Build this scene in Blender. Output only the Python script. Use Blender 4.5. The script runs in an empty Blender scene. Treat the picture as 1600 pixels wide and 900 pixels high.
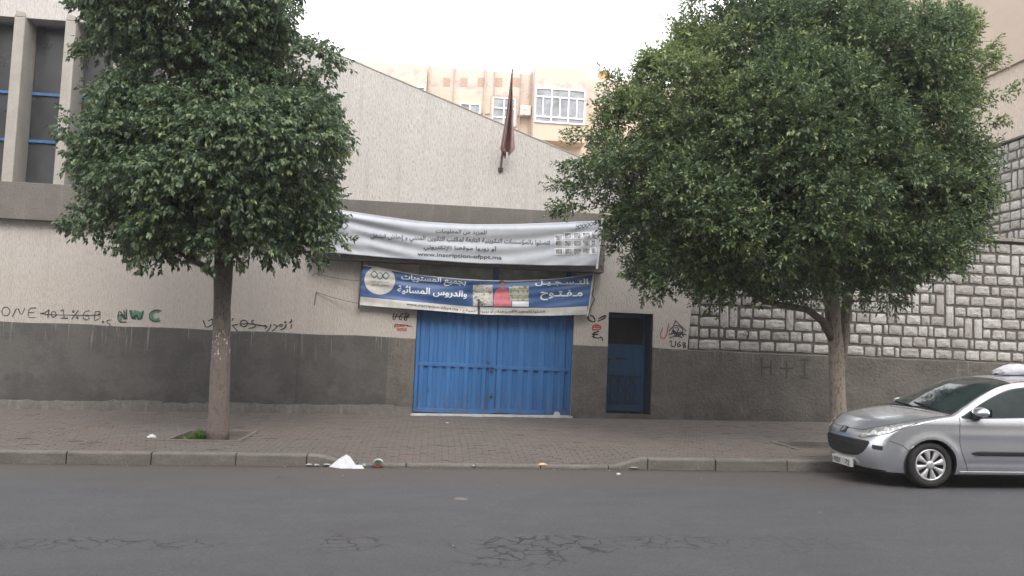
import bpy, bmesh, math, random
import numpy as np
from mathutils import Vector, Matrix, noise
random.seed(7); rng = np.random.default_rng(7)
scene = bpy.context.scene
COL = scene.collection
rad = math.radians
# ------------------------------------------------------------------ camera
F_PX, YAW, PITCH, ROLL = 1261.65, 9.47757e-2, 6.5899e-2, 4.1125e-2     # focal length in px of a 1600 px wide frame; radians
CAM = Vector((0, 0, 1.75))
_f = Vector((math.sin(YAW)*math.cos(PITCH), math.cos(YAW)*math.cos(PITCH), math.sin(PITCH)))
_r = Vector((math.cos(YAW), -math.sin(YAW), 0)); _u = _r.cross(_f)
_R = _r*math.cos(ROLL)+_u*math.sin(ROLL); _U = -_r*math.sin(ROLL)+_u*math.cos(ROLL)
cam = bpy.data.cameras.new('camera'); cam.sensor_width = 36; cam.lens = 36*F_PX/1600; cam.clip_end = 1000; cam.clip_start = .05
camo = bpy.data.objects.new('camera', cam); COL.objects.link(camo); scene.camera = camo
m3 = Matrix((_R, _U, -_f)).transposed()
camo.matrix_world = Matrix.Translation(CAM) @ m3.to_4x4()
# ------------------------------------------------------------------ world and sun
W = bpy.data.worlds.new('World'); scene.world = W; W.use_nodes = True
wn = W.node_tree.nodes; wl = W.node_tree.links
bg = wn['Background']
sky = wn.new('ShaderNodeTexSky'); sky.sky_type = 'NISHITA'; sky.sun_disc = False
SUN_EL, SUN_AZ = rad(46), rad(170)        # veiled sun behind the near side of the street
sky.sun_elevation = SUN_EL; sky.sun_rotation = SUN_AZ; sky.air_density = 1.5; sky.dust_density = 5
mixw = wn.new('ShaderNodeMix'); mixw.data_type = 'RGBA'; mixw.inputs['Factor'].default_value = .82
wl.new(sky.outputs[0], mixw.inputs['A']); mixw.inputs['B'].default_value = (12.2, 12.0, 12.1, 1)   # even pale cloud
wl.new(mixw.outputs['Result'], bg.inputs[0]); bg.inputs[1].default_value = .15
sun = bpy.data.lights.new('sun', 'SUN'); sun.energy = 1.5; sun.angle = rad(24); sun.color = (1, .97, .93)
suno = bpy.data.objects.new('sun', sun); COL.objects.link(suno)
sd = Vector((math.sin(SUN_AZ)*math.cos(SUN_EL), math.cos(SUN_AZ)*math.cos(SUN_EL), math.sin(SUN_EL)))
suno.rotation_euler = sd.to_track_quat('Z', 'Y').to_euler(); suno.location = (0, 0, 30)
scene.view_settings.view_transform = 'Standard'; scene.view_settings.look = 'None'
scene.view_settings.exposure = .68; scene.view_settings.gamma = 1

# ------------------------------------------------------------------ measured layout
D = 16.874        # the street front of the school wall
K = 11.107        # the kerb face
G = 0.01553       # the street rises gently to the right
def gx(x): return G*max(-45, min(45, x))
def road_z(x, y): return gx(x) + .035*min(1.9, max(0, K-y)) if y > 2 else gx(x)+.0665
def sm(a, b, x):
    t = max(0, min(1, (x-a)/(b-a))); return t*t*(3-2*t)
def drop(x):      # 1 where the kerb is lowered in front of the gate
    return sm(-1.55, -.95, x)*(1-sm(2.5, 3.05, x))
def walk_z(x, y):
    return gx(x)+.155-.115*drop(x)*(1-sm(K, K+1.5, y))
def at(px, py, Y):
    d = _R*((px-800)/F_PX) + _U*((450-py)/F_PX) + _f
    return CAM + d*(Y/d.y)
def pxz(px, py, Y=D):
    v = at(px, py, Y); return v.x, v.z

# ------------------------------------------------------------------ materials
class NT:
    def __init__(s, name):
        s.m = bpy.data.materials.new(name); s.m.use_nodes = True; s.n = s.m.node_tree.nodes; s.l = s.m.node_tree.links
        s.b = s.n['Principled BSDF']; s._pos = None
    def node(s, t, **k):
        n = s.n.new(t)
        for a, v in k.items():
            if a.startswith('i_'):
                key = a[2:]; n.inputs[int(key) if key.isdigit() else key.replace('_', ' ')].default_value = v
            else: setattr(n, a, v)
        return n
    def pos(s, sc=(1, 1, 1), loc=(0, 0, 0)):
        if s._pos is None: s._pos = s.node('ShaderNodeNewGeometry').outputs['Position']
        mp = s.node('ShaderNodeMapping'); mp.inputs['Scale'].default_value = sc; mp.inputs['Location'].default_value = loc
        s.l.new(s._pos, mp.inputs[0]); return mp.outputs[0]
    def noise(s, scale, sc=(1, 1, 1), detail=5, rough=.6, loc=(0, 0, 0), dist=0):
        n = s.node('ShaderNodeTexNoise'); n.inputs['Scale'].default_value = scale; n.inputs['Detail'].default_value = detail
        n.inputs['Roughness'].default_value = rough; n.inputs['Distortion'].default_value = dist
        s.l.new(s.pos(sc, loc), n.inputs['Vector']); return n.outputs['Fac']
    def ramp(s, fac, stops):
        r = s.node('ShaderNodeValToRGB'); e = r.color_ramp.elements
        while len(e) < len(stops): e.new(.5)
        for i, (p, c) in enumerate(stops):
            e[i].position = p; e[i].color = (c, c, c, 1) if isinstance(c, (int, float)) else (*c, 1)
        s.l.new(fac, r.inputs[0]); return r.outputs[0]
    def mix(s, f, a, b, mode='MIX'):
        x = s.node('ShaderNodeMix', data_type='RGBA', blend_type=mode)
        for nm, v in (('Factor', f), ('A', a), ('B', b)):
            if isinstance(v, bpy.types.NodeSocket): s.l.new(v, x.inputs[nm])
            elif nm == 'Factor': x.inputs[nm].default_value = v
            else: x.inputs[nm].default_value = (*v, 1) if len(v) == 3 else v
        return x.outputs['Result']
    def math(s, op, a, b=0, c=None):
        n = s.node('ShaderNodeMath', operation=op)
        for i, v in enumerate((a, b, c)):
            if v is None: continue
            if isinstance(v, bpy.types.NodeSocket): s.l.new(v, n.inputs[i])
            else: n.inputs[i].default_value = v
        return n.outputs[0]
    def xyz(s, i):
        n = s.node('ShaderNodeSeparateXYZ'); s.l.new(s.pos(), n.inputs[0]); return n.outputs[i]
    def bump(s, h, strength=.5, dist=.01, prev=None):
        b = s.node('ShaderNodeBump'); b.inputs['Strength'].default_value = strength; b.inputs['Distance'].default_value = dist
        s.l.new(h, b.inputs['Height'])
        if prev is not None: s.l.new(prev, b.inputs['Normal'])
        s.l.new(b.outputs[0], s.b.inputs['Normal']); return b.outputs[0]
    def col(s, c):
        if isinstance(c, bpy.types.NodeSocket): s.l.new(c, s.b.inputs['Base Color'])
        else: s.b.inputs['Base Color'].default_value = (*c, 1)
        return s
    def set(s, **k):
        for a, v in k.items():
            i = s.b.inputs[a.replace('_', ' ')]
            if isinstance(v, bpy.types.NodeSocket): s.l.new(v, i)
            else: i.default_value = v
        return s
MAT = {}
def simple(name, c, rough=.7, var=.25, scale=9, metal=0, bump=.15, bscale=60, **k):
    t = NT(name); n = t.noise(scale, detail=6)
    a = tuple(x*(1-var) for x in c); b = tuple(min(1, x*(1+var)) for x in c)
    t.col(t.ramp(n, [(.3, a), (.7, b)])); t.set(Roughness=rough, Metallic=metal, **k)
    if bump: t.bump(t.noise(bscale), bump, .004)
    MAT[name] = t.m; return t
# stucco: pale, vertically dragged roughcast with rain streaks
t = NT('stucco')
st = t.noise(1, (55, 55, 9), 4, .65); st2 = t.noise(1, (110, 110, 45), 3)
big = t.noise(.7, (1, 1, .5), 4); streak = t.noise(1, (9, 9, .35), 5, .6, (3, 0, 1))
c = t.ramp(st, [(.32, (.34, .325, .305)), (.5, (.52, .50, .475)), (.72, (.60, .58, .55))])
c = t.mix(t.ramp(streak, [(.52, 0), (.75, .32)]), c, (.28, .265, .25))
c = t.mix(t.ramp(big, [(.4, 0), (.75, .3)]), c, (.38, .355, .335))
z_ = t.xyz(2); c = t.mix(t.math('MULTIPLY', t.ramp(t.math('MULTIPLY', t.math('SUBTRACT', 4.6, z_), .5), [(0, 0), (1, 1)]), .5), c, (.36, .31, .265))
t.col(c); t.set(Roughness=.92)
n1 = t.bump(st, .9, .03); t.bump(st2, .5, .012, n1); MAT['stucco'] = t.m
# dado renders
def render_mat(name, c0, c1, rough_sc, bstr, stain=.5):
    t = NT(name); a = t.noise(2.2, detail=7, rough=.65); b = t.noise(rough_sc, detail=5, rough=.7); s_ = t.noise(1, (8, 8, .8), 5, .6)
    c = t.ramp(a, [(.3, c0), (.7, c1)])
    c = t.mix(t.ramp(b, [(.4, .35), (.6, 0)]), c, tuple(x*.55 for x in c0))
    c = t.mix(t.ramp(s_, [(.55, 0), (.8, stain)]), c, tuple(x*1.7 for x in c1))
    sp = t.noise(23, detail=2); c = t.mix(t.ramp(sp, [(.76, 0), (.78, .6)]), c, (.4, .38, .35))
    if name.startswith('dado'):
        z = t.xyz(2); dr = t.noise(1, (26, 26, 1.1), 3, .5, (7, 0, 2))     # lime drips below the top edge, splashed dirt and damp at the foot
        c = t.mix(t.math('MULTIPLY', t.ramp(t.math('SUBTRACT', z, 1.15), [(0, 0), (.55, .8)]), t.ramp(dr, [(.62, 0), (.68, .8)])), c, (.30, .29, .27))
        ft = t.math('ADD', z, t.math('MULTIPLY', t.math('SUBTRACT', a, .5), 1.2))
        c = t.mix(t.ramp(ft, [(.15, .6), (.75, 0)]), c, tuple(x*.62 for x in c0))
        c = t.mix(t.ramp(t.noise(.9, (1, 1, 1.4), 6, .7, (3, 3, 0)), [(.5, 0), (.56, .3)]), c, tuple(x*1.25 for x in c1))
    t.col(c); t.set(Roughness=.9); n1 = t.bump(b, bstr, .03); t.bump(t.noise(120), .3, .005, n1); MAT[name] = t.m
render_mat('dado_smooth', (.070, .067, .063), (.100, .095, .089), 30, .35, .25)
render_mat('dado_rough', (.098, .088, .079), (.155, .14, .125), 24, 1.0, .4)
render_mat('dado_coarse', (.088, .079, .07), (.135, .122, .108), 15, 1.3, .2)
render_mat('plinth', (.115, .107, .098), (.165, .152, .138), 12, .9, .5)
render_mat('fascia', (.128, .117, .106), (.17, .156, .142), 30, .4, .3)
render_mat('column', (.33, .31, .275), (.42, .395, .36), 45, .7, .2)
render_mat('mortar', (.095, .084, .074), (.135, .12, .107), 30, .8, .1)
render_mat('coping', (.2, .18, .16), (.3, .28, .25), 20, .7, .3)
# stone
t = NT('stone'); oi = t.node('ShaderNodeObjectInfo').outputs['Random']
a = t.noise(9, detail=8, rough=.7); b = t.noise(34, detail=6, rough=.7)
c = t.ramp(a, [(.25, (.27, .26, .245)), (.5, (.43, .42, .40)), (.75, (.53, .52, .50))])
c = t.mix(t.ramp(b, [(.34, .6), (.46, 0)]), c, (.17, .155, .135))
c = t.mix(t.ramp(oi, [(0, 0), (.55, .2), (1, .75)]), c, (.235, .22, .20))
c = t.mix(t.ramp(t.noise(.9, (1, 1, .8), 6, .7), [(.45, 0), (.7, .5)]), c, (.2, .185, .165))
t.col(c); t.set(Roughness=.92); n1 = t.bump(a, .8, .04); t.bump(b, .7, .015, n1); MAT['stone'] = t.m
# asphalt with crack patches and a dusty gutter
t = NT('asphalt')
fine = t.noise(110, detail=4, rough=.85); mid = t.noise(5, (1, 1.6, 1), 6); big = t.noise(.5, (.5, 1.5, 1), 4)
y = t.xyz(1)
c = t.ramp(mid, [(.3, (.060, .060, .066)), (.7, (.078, .077, .083))])
c = t.mix(t.ramp(t.noise(1.6, (.7, 1.5, 1), 8, .75), [(.35, .6), (.58, 0)]), c, (.044, .043, .047))
c = t.mix(t.ramp(t.noise(2.1, detail=8, rough=.75, loc=(4, 2, 0)), [(.58, 0), (.7, .5)]), c, (.088, .084, .082))
c = t.mix(t.ramp(fine, [(.38, .8), (.52, 0)]), c, (.045, .045, .048))
c = t.mix(t.ramp(fine, [(.64, 0), (.74, .55)]), c, (.14, .14, .136))
grit = t.noise(34, (1, 1.4, 1), 5, .85, (1, 1, 0)); c = t.mix(t.ramp(grit, [(.36, .75), (.5, 0)]), c, (.034, .034, .037)); c = t.mix(t.ramp(grit, [(.56, 0), (.68, .5)]), c, (.12, .118, .118))
edge = t.math('ADD', t.math('SUBTRACT', y, 9.1), t.math('MULTIPLY', t.math('SUBTRACT', big, .5), 2.2))
c = t.mix(t.ramp(t.math('MULTIPLY', edge, .55), [(0, 0), (.75, .85)]), c, (.070, .060, .052))
g2 = t.math('ADD', t.math('SUBTRACT', y, 10.78), t.math('MULTIPLY', t.math('SUBTRACT', mid, .5), .5))
c = t.mix(t.ramp(t.math('MULTIPLY', g2, 3), [(0, 0), (1, .8)]), c, (.042, .036, .031))
# cracks: distorted cells inside a few worn patches
vn = t.node('ShaderNodeTexNoise'); vn.inputs['Scale'].default_value = 3.5; vn.inputs['Detail'].default_value = 6; t.l.new(t.pos(), vn.inputs['Vector'])
vm = t.node('ShaderNodeVectorMath', operation='MULTIPLY_ADD'); t.l.new(vn.outputs['Color'], vm.inputs[0]); vm.inputs[1].default_value = (.3, .3, 0)
vq = t.node('ShaderNodeTexNoise'); vq.inputs['Scale'].default_value = 17; vq.inputs['Detail'].default_value = 4; t.l.new(t.pos(), vq.inputs['Vector'])
vk = t.node('ShaderNodeVectorMath', operation='MULTIPLY_ADD'); t.l.new(vq.outputs['Color'], vk.inputs[0]); vk.inputs[1].default_value = (.09, .09, 0); t.l.new(t.pos((1, 1, 0)), vk.inputs[2])
t.l.new(vk.outputs[0], vm.inputs[2])
vo = t.node('ShaderNodeTexVoronoi', feature='DISTANCE_TO_EDGE'); vo.inputs['Scale'].default_value = 5.2; t.l.new(vm.outputs[0], vo.inputs['Vector'])
line = t.ramp(vo.outputs['Distance'], [(0, 1), (.03, .95), (.05, 0)])
mask = None
for (cx, cy, rx, ry, s_) in [(1.0, 6.75, .8, .42, 1), (.75, 6.35, .55, .35, .8), (-2.75, 6.75, .65, .24, .8), (-1.9, 6.75, .5, .2, .7), (-.62, 6.8, .38, .35, .7), (2.1, 6.85, .75, .3, .6), (3.2, 6.8, .75, .35, .35)]:
    mp = t.node('ShaderNodeMapping'); mp.inputs['Location'].default_value = (-cx/rx, -cy/ry, 0); mp.inputs['Scale'].default_value = (1/rx, 1/ry, 0)
    t.l.new(t.pos(), mp.inputs[0]); ln = t.node('ShaderNodeVectorMath', operation='LENGTH'); t.l.new(mp.outputs[0], ln.inputs[0])
    mm = t.math('MULTIPLY', t.ramp(t.math('ADD', ln.outputs['Value'], t.math('MULTIPLY', t.math('SUBTRACT', mid, .5), 1.6)), [(.55, 1), (1, 0)]), s_)
    mask = mm if mask is None else t.math('MAXIMUM', mask, mm)
brk = t.noise(11, detail=3, loc=(5, 5, 0)); mask = t.math('MULTIPLY', mask, t.ramp(brk, [(.3, .3), (.42, 1)]))
crk = t.math('MULTIPLY', line, mask)
c = t.mix(crk, c, (.012, .012, .012))
t.col(c); t.set(Roughness=t.ramp(mid, [(0, .72), (1, .88)]))
n1 = t.bump(fine, .8, .008); n2 = t.bump(t.math('MULTIPLY', crk, -1), .6, .008, n1); MAT['asphalt'] = t.m
# pavers, kerb
t = NT('paver'); ri = t.node('ShaderNodeNewGeometry').outputs['Random Per Island']
big = t.noise(.55, (1, .8, 1), 5, .6, (2, 1, 0)); fine = t.noise(60, detail=5)
c = t.mix(t.ramp(big, [(.42, 0), (.58, 1)]), (.112, .099, .089), (.118, .093, .082))
c = t.mix(t.math('MULTIPLY', ri, .35), c, (.08, .07, .063))
c = t.mix(t.ramp(t.noise(2.5, detail=7), [(.42, .55), (.62, 0)]), c, (.082, .072, .064))
c = t.mix(t.ramp(fine, [(.35, .5), (.6, 0)]), c, (.08, .07, .062))
t.col(c); t.set(Roughness=.9); t.bump(fine, .5, .005); MAT['paver'] = t.m
t = NT('kerb_concrete'); a = t.noise(3, (1, 1, 3), 6); b = t.noise(50, detail=5, rough=.7); oi = t.node('ShaderNodeObjectInfo').outputs['Random']
c = t.ramp(a, [(.3, (.11, .1, .092)), (.7, (.18, .166, .152))]); c = t.mix(t.ramp(b, [(.38, .6), (.55, 0)]), c, (.07, .065, .06))
c = t.mix(t.math('MULTIPLY', oi, .3), c, (.1, .093, .085))
t.col(c); t.set(Roughness=.9); t.bump(b, .7, .01); MAT['kerb_concrete'] = t.m
simple('soil', (.07, .055, .043), .95, .4, 14, bump=1, bscale=30)
simple('ground', (.16, .14, .12), .95, .3, 1)
simple('glass_dark', (.035, .038, .042), .22, .35, 1.6, bump=.0)
t = NT('dusty_glass'); d_ = t.noise(1.3, detail=6); sp = t.noise(1, (34, 34, 7), 3, .5, (1, 2, 3))
c = t.ramp(d_, [(.3, (.02, .022, .026)), (.7, (.055, .057, .06))]); c = t.mix(t.ramp(sp, [(.765, 0), (.785, .9)]), c, (.45, .45, .43))
t.col(c); t.set(Roughness=t.ramp(d_, [(.3, .25), (.7, .5)])); MAT['dusty_glass'] = t.m
simple('blue_frame', (.045, .13, .30), .5, .3, 12)
# gate paint: weathered blue
def paint(name, c0, c1, rust=.1):
    t = NT(name); a = t.noise(1, (5, 5, .7), 6, .6); b = t.noise(14, detail=7, rough=.7)
    c = t.ramp(a, [(.3, c0), (.7, c1)]); c = t.mix(t.ramp(b, [(.62, 0), (.8, .35)]), c, tuple(min(1, x*1.5+.03) for x in c1))
    c = t.mix(t.ramp(t.noise(6, (1, 1, .4), 8, .75, (9, 1, 4)), [(.62, 0), (.70, rust*.8)]), c, (.035, .04, .05))
    z = t.xyz(2); c = t.mix(t.math('MULTIPLY', t.ramp(z, [(.25, .75), (.8, .0)]), t.ramp(t.noise(9, (1, 1, .5), 8, .75, (2, 1, 4)), [(.45, 0), (.62, 1)])), c, (.085, .075, .065))
    c = t.mix(t.ramp(t.noise(1, (14, 14, .5), 4, .6, (1, 6, 2)), [(.5, 0), (.75, .45)]), c, tuple(x*.55 for x in c0))
    t.col(c); t.set(Roughness=.5); t.bump(t.noise(5, (1, 1, .3)), .25, .03); MAT[name] = t.m
paint('gate_blue', (.026, .115, .30), (.042, .155, .385), 1)
paint('door_blue', (.024, .075, .16), (.032, .095, .20), .6)
simple('door_dark', (.022, .024, .03), .55, .3)
simple('dark_metal', (.02, .02, .022), .5, .3)
simple('iron_rust', (.06, .045, .038), .8, .4, 30)
simple('galvanised', (.5, .51, .52), .6, .2)
simple('transom_green', (.34, .36, .31), .45, .3, 4)
simple('white_sill', (.42, .42, .41), .8, .25, 8)
simple('black_spray', (.022, .02, .024), .8, .3, 60, bump=0)
simple('grey_spray', (.05, .048, .046), .9, .3, 60, bump=0)
simple('red_spray', (.36, .06, .05), .8, .3, 60, bump=0)
simple('green_spray', (.075, .18, .11), .85, .35, 30, bump=0)
simple('rope', (.05, .045, .042), .9, .3, 60)
# banners
t = NT('banner_white'); a = t.noise(4, detail=6); b = t.noise(1.1, (1, 1, 2.5), 5)
c = t.ramp(a, [(.3, (.37, .395, .435)), (.7, (.44, .465, .505))]); c = t.mix(t.ramp(b, [(.5, 0), (.75, .3)]), c, (.34, .34, .34))
t.col(c); t.set(Roughness=.8, Specular_IOR_Level=.2); t.bump(t.noise(8, (1, 1, 2), 3), .15, .015); MAT['banner_white'] = t.m
simple('banner_blue', (.038, .092, .225), .5, .18, 4, bump=.3, bscale=9)
simple('banner_strip', (.50, .49, .46), .6, .15, 6)
simple('print_grey', (.05, .05, .058), .6, .2)
simple('print_dark', (.03, .032, .04), .6, .2)
simple('print_white', (.62, .64, .66), .6, .1)
simple('print_pink', (.45, .12, .15), .6, .2)
simple('print_skin', (.22, .12, .08), .6, .2)
simple('print_logo', (.05, .10, .13), .6, .2)
def photo_mat(name, stops, sc):
    t = NT(name); a = t.noise(sc, (1, 1, 1.3), 5, .7); t.col(t.ramp(a, stops)); t.set(Roughness=.55); MAT[name] = t.m
photo_mat('photo_grey', [(.36, (.05, .05, .06)), (.48, (.2, .2, .21)), (.56, (.45, .45, .46)), (.66, (.09, .09, .1))], 16)
photo_mat('photo_indoor', [(.34, (.05, .05, .05)), (.45, (.3, .27, .24)), (.55, (.5, .48, .45)), (.68, (.12, .14, .2))], 11)
photo_mat('photo_garden', [(.34, (.05, .07, .04)), (.45, (.2, .22, .14)), (.55, (.42, .42, .36)), (.68, (.08, .12, .07))], 14)
simple('flag_cloth', (.40, .25, .235), .8, .25, 7)
simple('flag_pole', (.23, .14, .12), .7, .3)
# background flats
t = NT('peach_render'); a = t.noise(.6, detail=6); s_ = t.noise(1, (2.5, 2.5, .3), 5); z = t.xyz(2)
c = t.ramp(a, [(.3, (.50, .40, .31)), (.7, (.57, .46, .36))]); c = t.mix(t.ramp(s_, [(.5, 0), (.8, .3)]), c, (.42, .33, .27))
band = t.math('MULTIPLY', t.ramp(t.math('SUBTRACT', z, 15.25), [(0, 0), (.15, 1), (.75, 1), (.95, 0)]), t.ramp(t.noise(2.2, detail=8, rough=.75), [(.5, 0), (.56, 1)]))
c = t.mix(band, c, (.23, .21, .2)); c = t.mix(t.math('MULTIPLY', t.ramp(t.math('SUBTRACT', z, 15.1), [(0, 0), (.3, 1)]), .55), c, (.55, .47, .43))
t.col(c); t.set(Roughness=.9); MAT['peach_render'] = t.m
t = NT('tan_render'); a = t.noise(.8, detail=6); s_ = t.noise(1, (1.2, .5, 2.2), 5, .6)
c = t.ramp(a, [(.3, (.40, .33, .27)), (.7, (.45, .375, .31))]); c = t.mix(t.ramp(s_, [(.5, 0), (.75, .4)]), c, (.31, .26, .22)); t.col(c); t.set(Roughness=.9); MAT['tan_render'] = t.m
t = NT('side_render'); a = t.noise(1, (40, 40, 8), 4, .65); s_ = t.noise(.8, (1, 1, .6), 5)
c = t.ramp(a, [(.32, (.38, .325, .27)), (.6, (.50, .435, .37))]); c = t.mix(t.ramp(s_, [(.45, 0), (.75, .3)]), c, (.38, .33, .28)); t.col(c); t.set(Roughness=.9); t.bump(a, .6, .02); MAT['side_render'] = t.m
simple('peach_dark', (.40, .28, .22), .9, .1); simple('pvc_white', (.78, .78, .78), .5, .05); simple('curtain', (.24, .255, .28), .3, .45, 1.6)
simple('ac_white', (.62, .6, .56), .6, .1); simple('dish_rust', (.5, .25, .12), .7, .3); simple('pipe', (.42, .33, .28), .8, .2)
simple('opposite_render', (.42, .38, .33), .9, .15, .6)
# bark
def bark(name, c0, c1, c2):
    t = NT(name); a = t.noise(5, (1, 1, .5), 7, .7); b = t.noise(1, (40, 40, 12), 5, .7); z = t.xyz(2)
    c = t.ramp(a, [(.3, c0), (.7, c1)]); c = t.mix(t.ramp(b, [(.38, .85), (.5, 0)]), c, tuple(x*.35 for x in c0))
    sp = t.noise(1, (16, 16, 9), 4, .6, (4, 4, 2))
    if c2:   # old paint on the lower trunk, flaking
        lo = t.ramp(t.math('ADD', z, t.math('MULTIPLY', t.math('SUBTRACT', a, .5), .5)), [(.0, 1), (1.0, 0)])
        m = t.math('LESS_THAN', t.math('ADD', z, t.math('MULTIPLY', t.math('SUBTRACT', a, .5), 1.0)), 1.55)
        c = t.mix(t.math('MULTIPLY', m, .8), c, c2)
        patch = t.ramp(sp, [(.56, 0), (.6, 1)]); c = t.mix(t.math('MULTIPLY', patch, .8), c, c0)
        zz = t.math('MULTIPLY', t.ramp(t.math('SUBTRACT', z, 1.25), [(0, 0), (.12, 1), (.4, 1), (.5, 0)]), t.ramp(t.noise(1, (30, 30, 17), 2, .5, (0, 3, 0)), [(.6, 0), (.62, 1)]))
        c = t.mix(zz, c, (.5, .48, .45))
    t.col(c); t.set(Roughness=.9); t.bump(t.math('ADD', a, t.math('MULTIPLY', b, .7)), 1, .05); MAT[name] = t.m
bark('bark_brown', (.11, .095, .083), (.16, .14, .122), (.17, .135, .122))
bark('bark_pale', (.22, .185, .155), (.33, .285, .245), None)
simple('limb', (.10, .08, .068), .9, .3)
def leaf_mat(name, stops, young):
    t = NT(name); ri = t.node('ShaderNodeNewGeometry').outputs['Random Per Island']
    at_ = t.node('ShaderNodeAttribute', attribute_name='young').outputs['Fac']
    c = t.ramp(ri, stops); c = t.mix(at_, c, young); t.col(c)
    t.set(Roughness=.42, Specular_IOR_Level=.45)
    tr = t.node('ShaderNodeBsdfTranslucent'); t.l.new(c, tr.inputs[0]); ms = t.node('ShaderNodeMixShader'); ms.inputs[0].default_value = .32
    t.l.new(t.b.outputs[0], ms.inputs[1]); t.l.new(tr.outputs[0], ms.inputs[2]); t.l.new(ms.outputs[0], t.n['Material Output'].inputs[0]); MAT[name] = t.m
leaf_mat('leaf_a', [(0, (.05, .088, .048)), (.6, (.10, .155, .078)), (1, (.17, .23, .12))], (.24, .31, .12))
leaf_mat('leaf_b', [(0, (.048, .084, .040)), (.6, (.10, .152, .07)), (1, (.17, .225, .105))], (.29, .36, .13))
leaf_mat('weed', [(0, (.06, .12, .03)), (1, (.14, .22, .06))], (.2, .25, .08))
# car
t = NT('car_silver'); fl = t.noise(900, detail=1); du = t.noise(2.2, detail=6)
c = t.mix(t.ramp(fl, [(.4, 0), (.6, .35)]), (.58, .61, .66), (.74, .77, .82)); z = t.xyz(2); c = t.mix(t.ramp(du, [(.45, 0), (.8, .2)]), c, (.38, .36, .34)); c = t.mix(t.math('MULTIPLY', t.ramp(z, [(.3, .55), (.55, 0)]), du), c, (.22, .2, .18))
t.col(c); t.set(Roughness=.27, Metallic=.8, Coat_Weight=.6, Coat_Roughness=.08); MAT['car_silver'] = t.m
simple('car_plastic', (.016, .017, .019), .5, .2, 20)
simple('car_gap', (.006, .006, .007), .8, .1, bump=0)
t = NT('car_glass'); a = t.noise(3, detail=5); c = t.ramp(a, [(.3, (.012, .02, .02)), (.7, (.03, .042, .04))]); t.col(c); t.set(Roughness=.07, IOR=1.28); MAT['car_glass'] = t.m
t = NT('headlamp'); a = t.noise(14, (1, 1, 1), 3); c = t.ramp(a, [(.35, (.25, .26, .27)), (.5, (.6, .6, .58)), (.62, (.32, .32, .31))]); t.col(c); t.set(Roughness=.12, Metallic=.5, Coat_Weight=1); MAT['headlamp'] = t.m
simple('tyre', (.022, .022, .022), .85, .3, 20); simple('hubcap', (.55, .56, .58), .38, .1, 20, .6, bump=0); simple('chrome', (.75, .76, .78), .15, .05, metal=1, bump=0)
simple('plate_white', (.62, .62, .6), .5, .1); simple('tail_red', (.3, .01, .01), .2, .1, bump=0)
simple('liner', (.01, .01, .011), .9, .2, bump=0)
# litter
simple('paper', (.46, .47, .49), .8, .08, 20); simple('paper_wet', (.30, .29, .29), .8, .25, 20); simple('bag_white', (.46, .46, .49), .45, .12, 12, bump=.6, bscale=14)
simple('litter_red', (.42, .05, .06), .5, .3, 40); simple('litter_orange', (.45, .32, .2), .6, .5, 60); simple('dead_leaf', (.09, .055, .035), .9, .5, 40)
simple('leek_green', (.05, .14, .05), .5, .4, 40); simple('leaf_yellow', (.55, .5, .15), .5, .3, 40)

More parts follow.
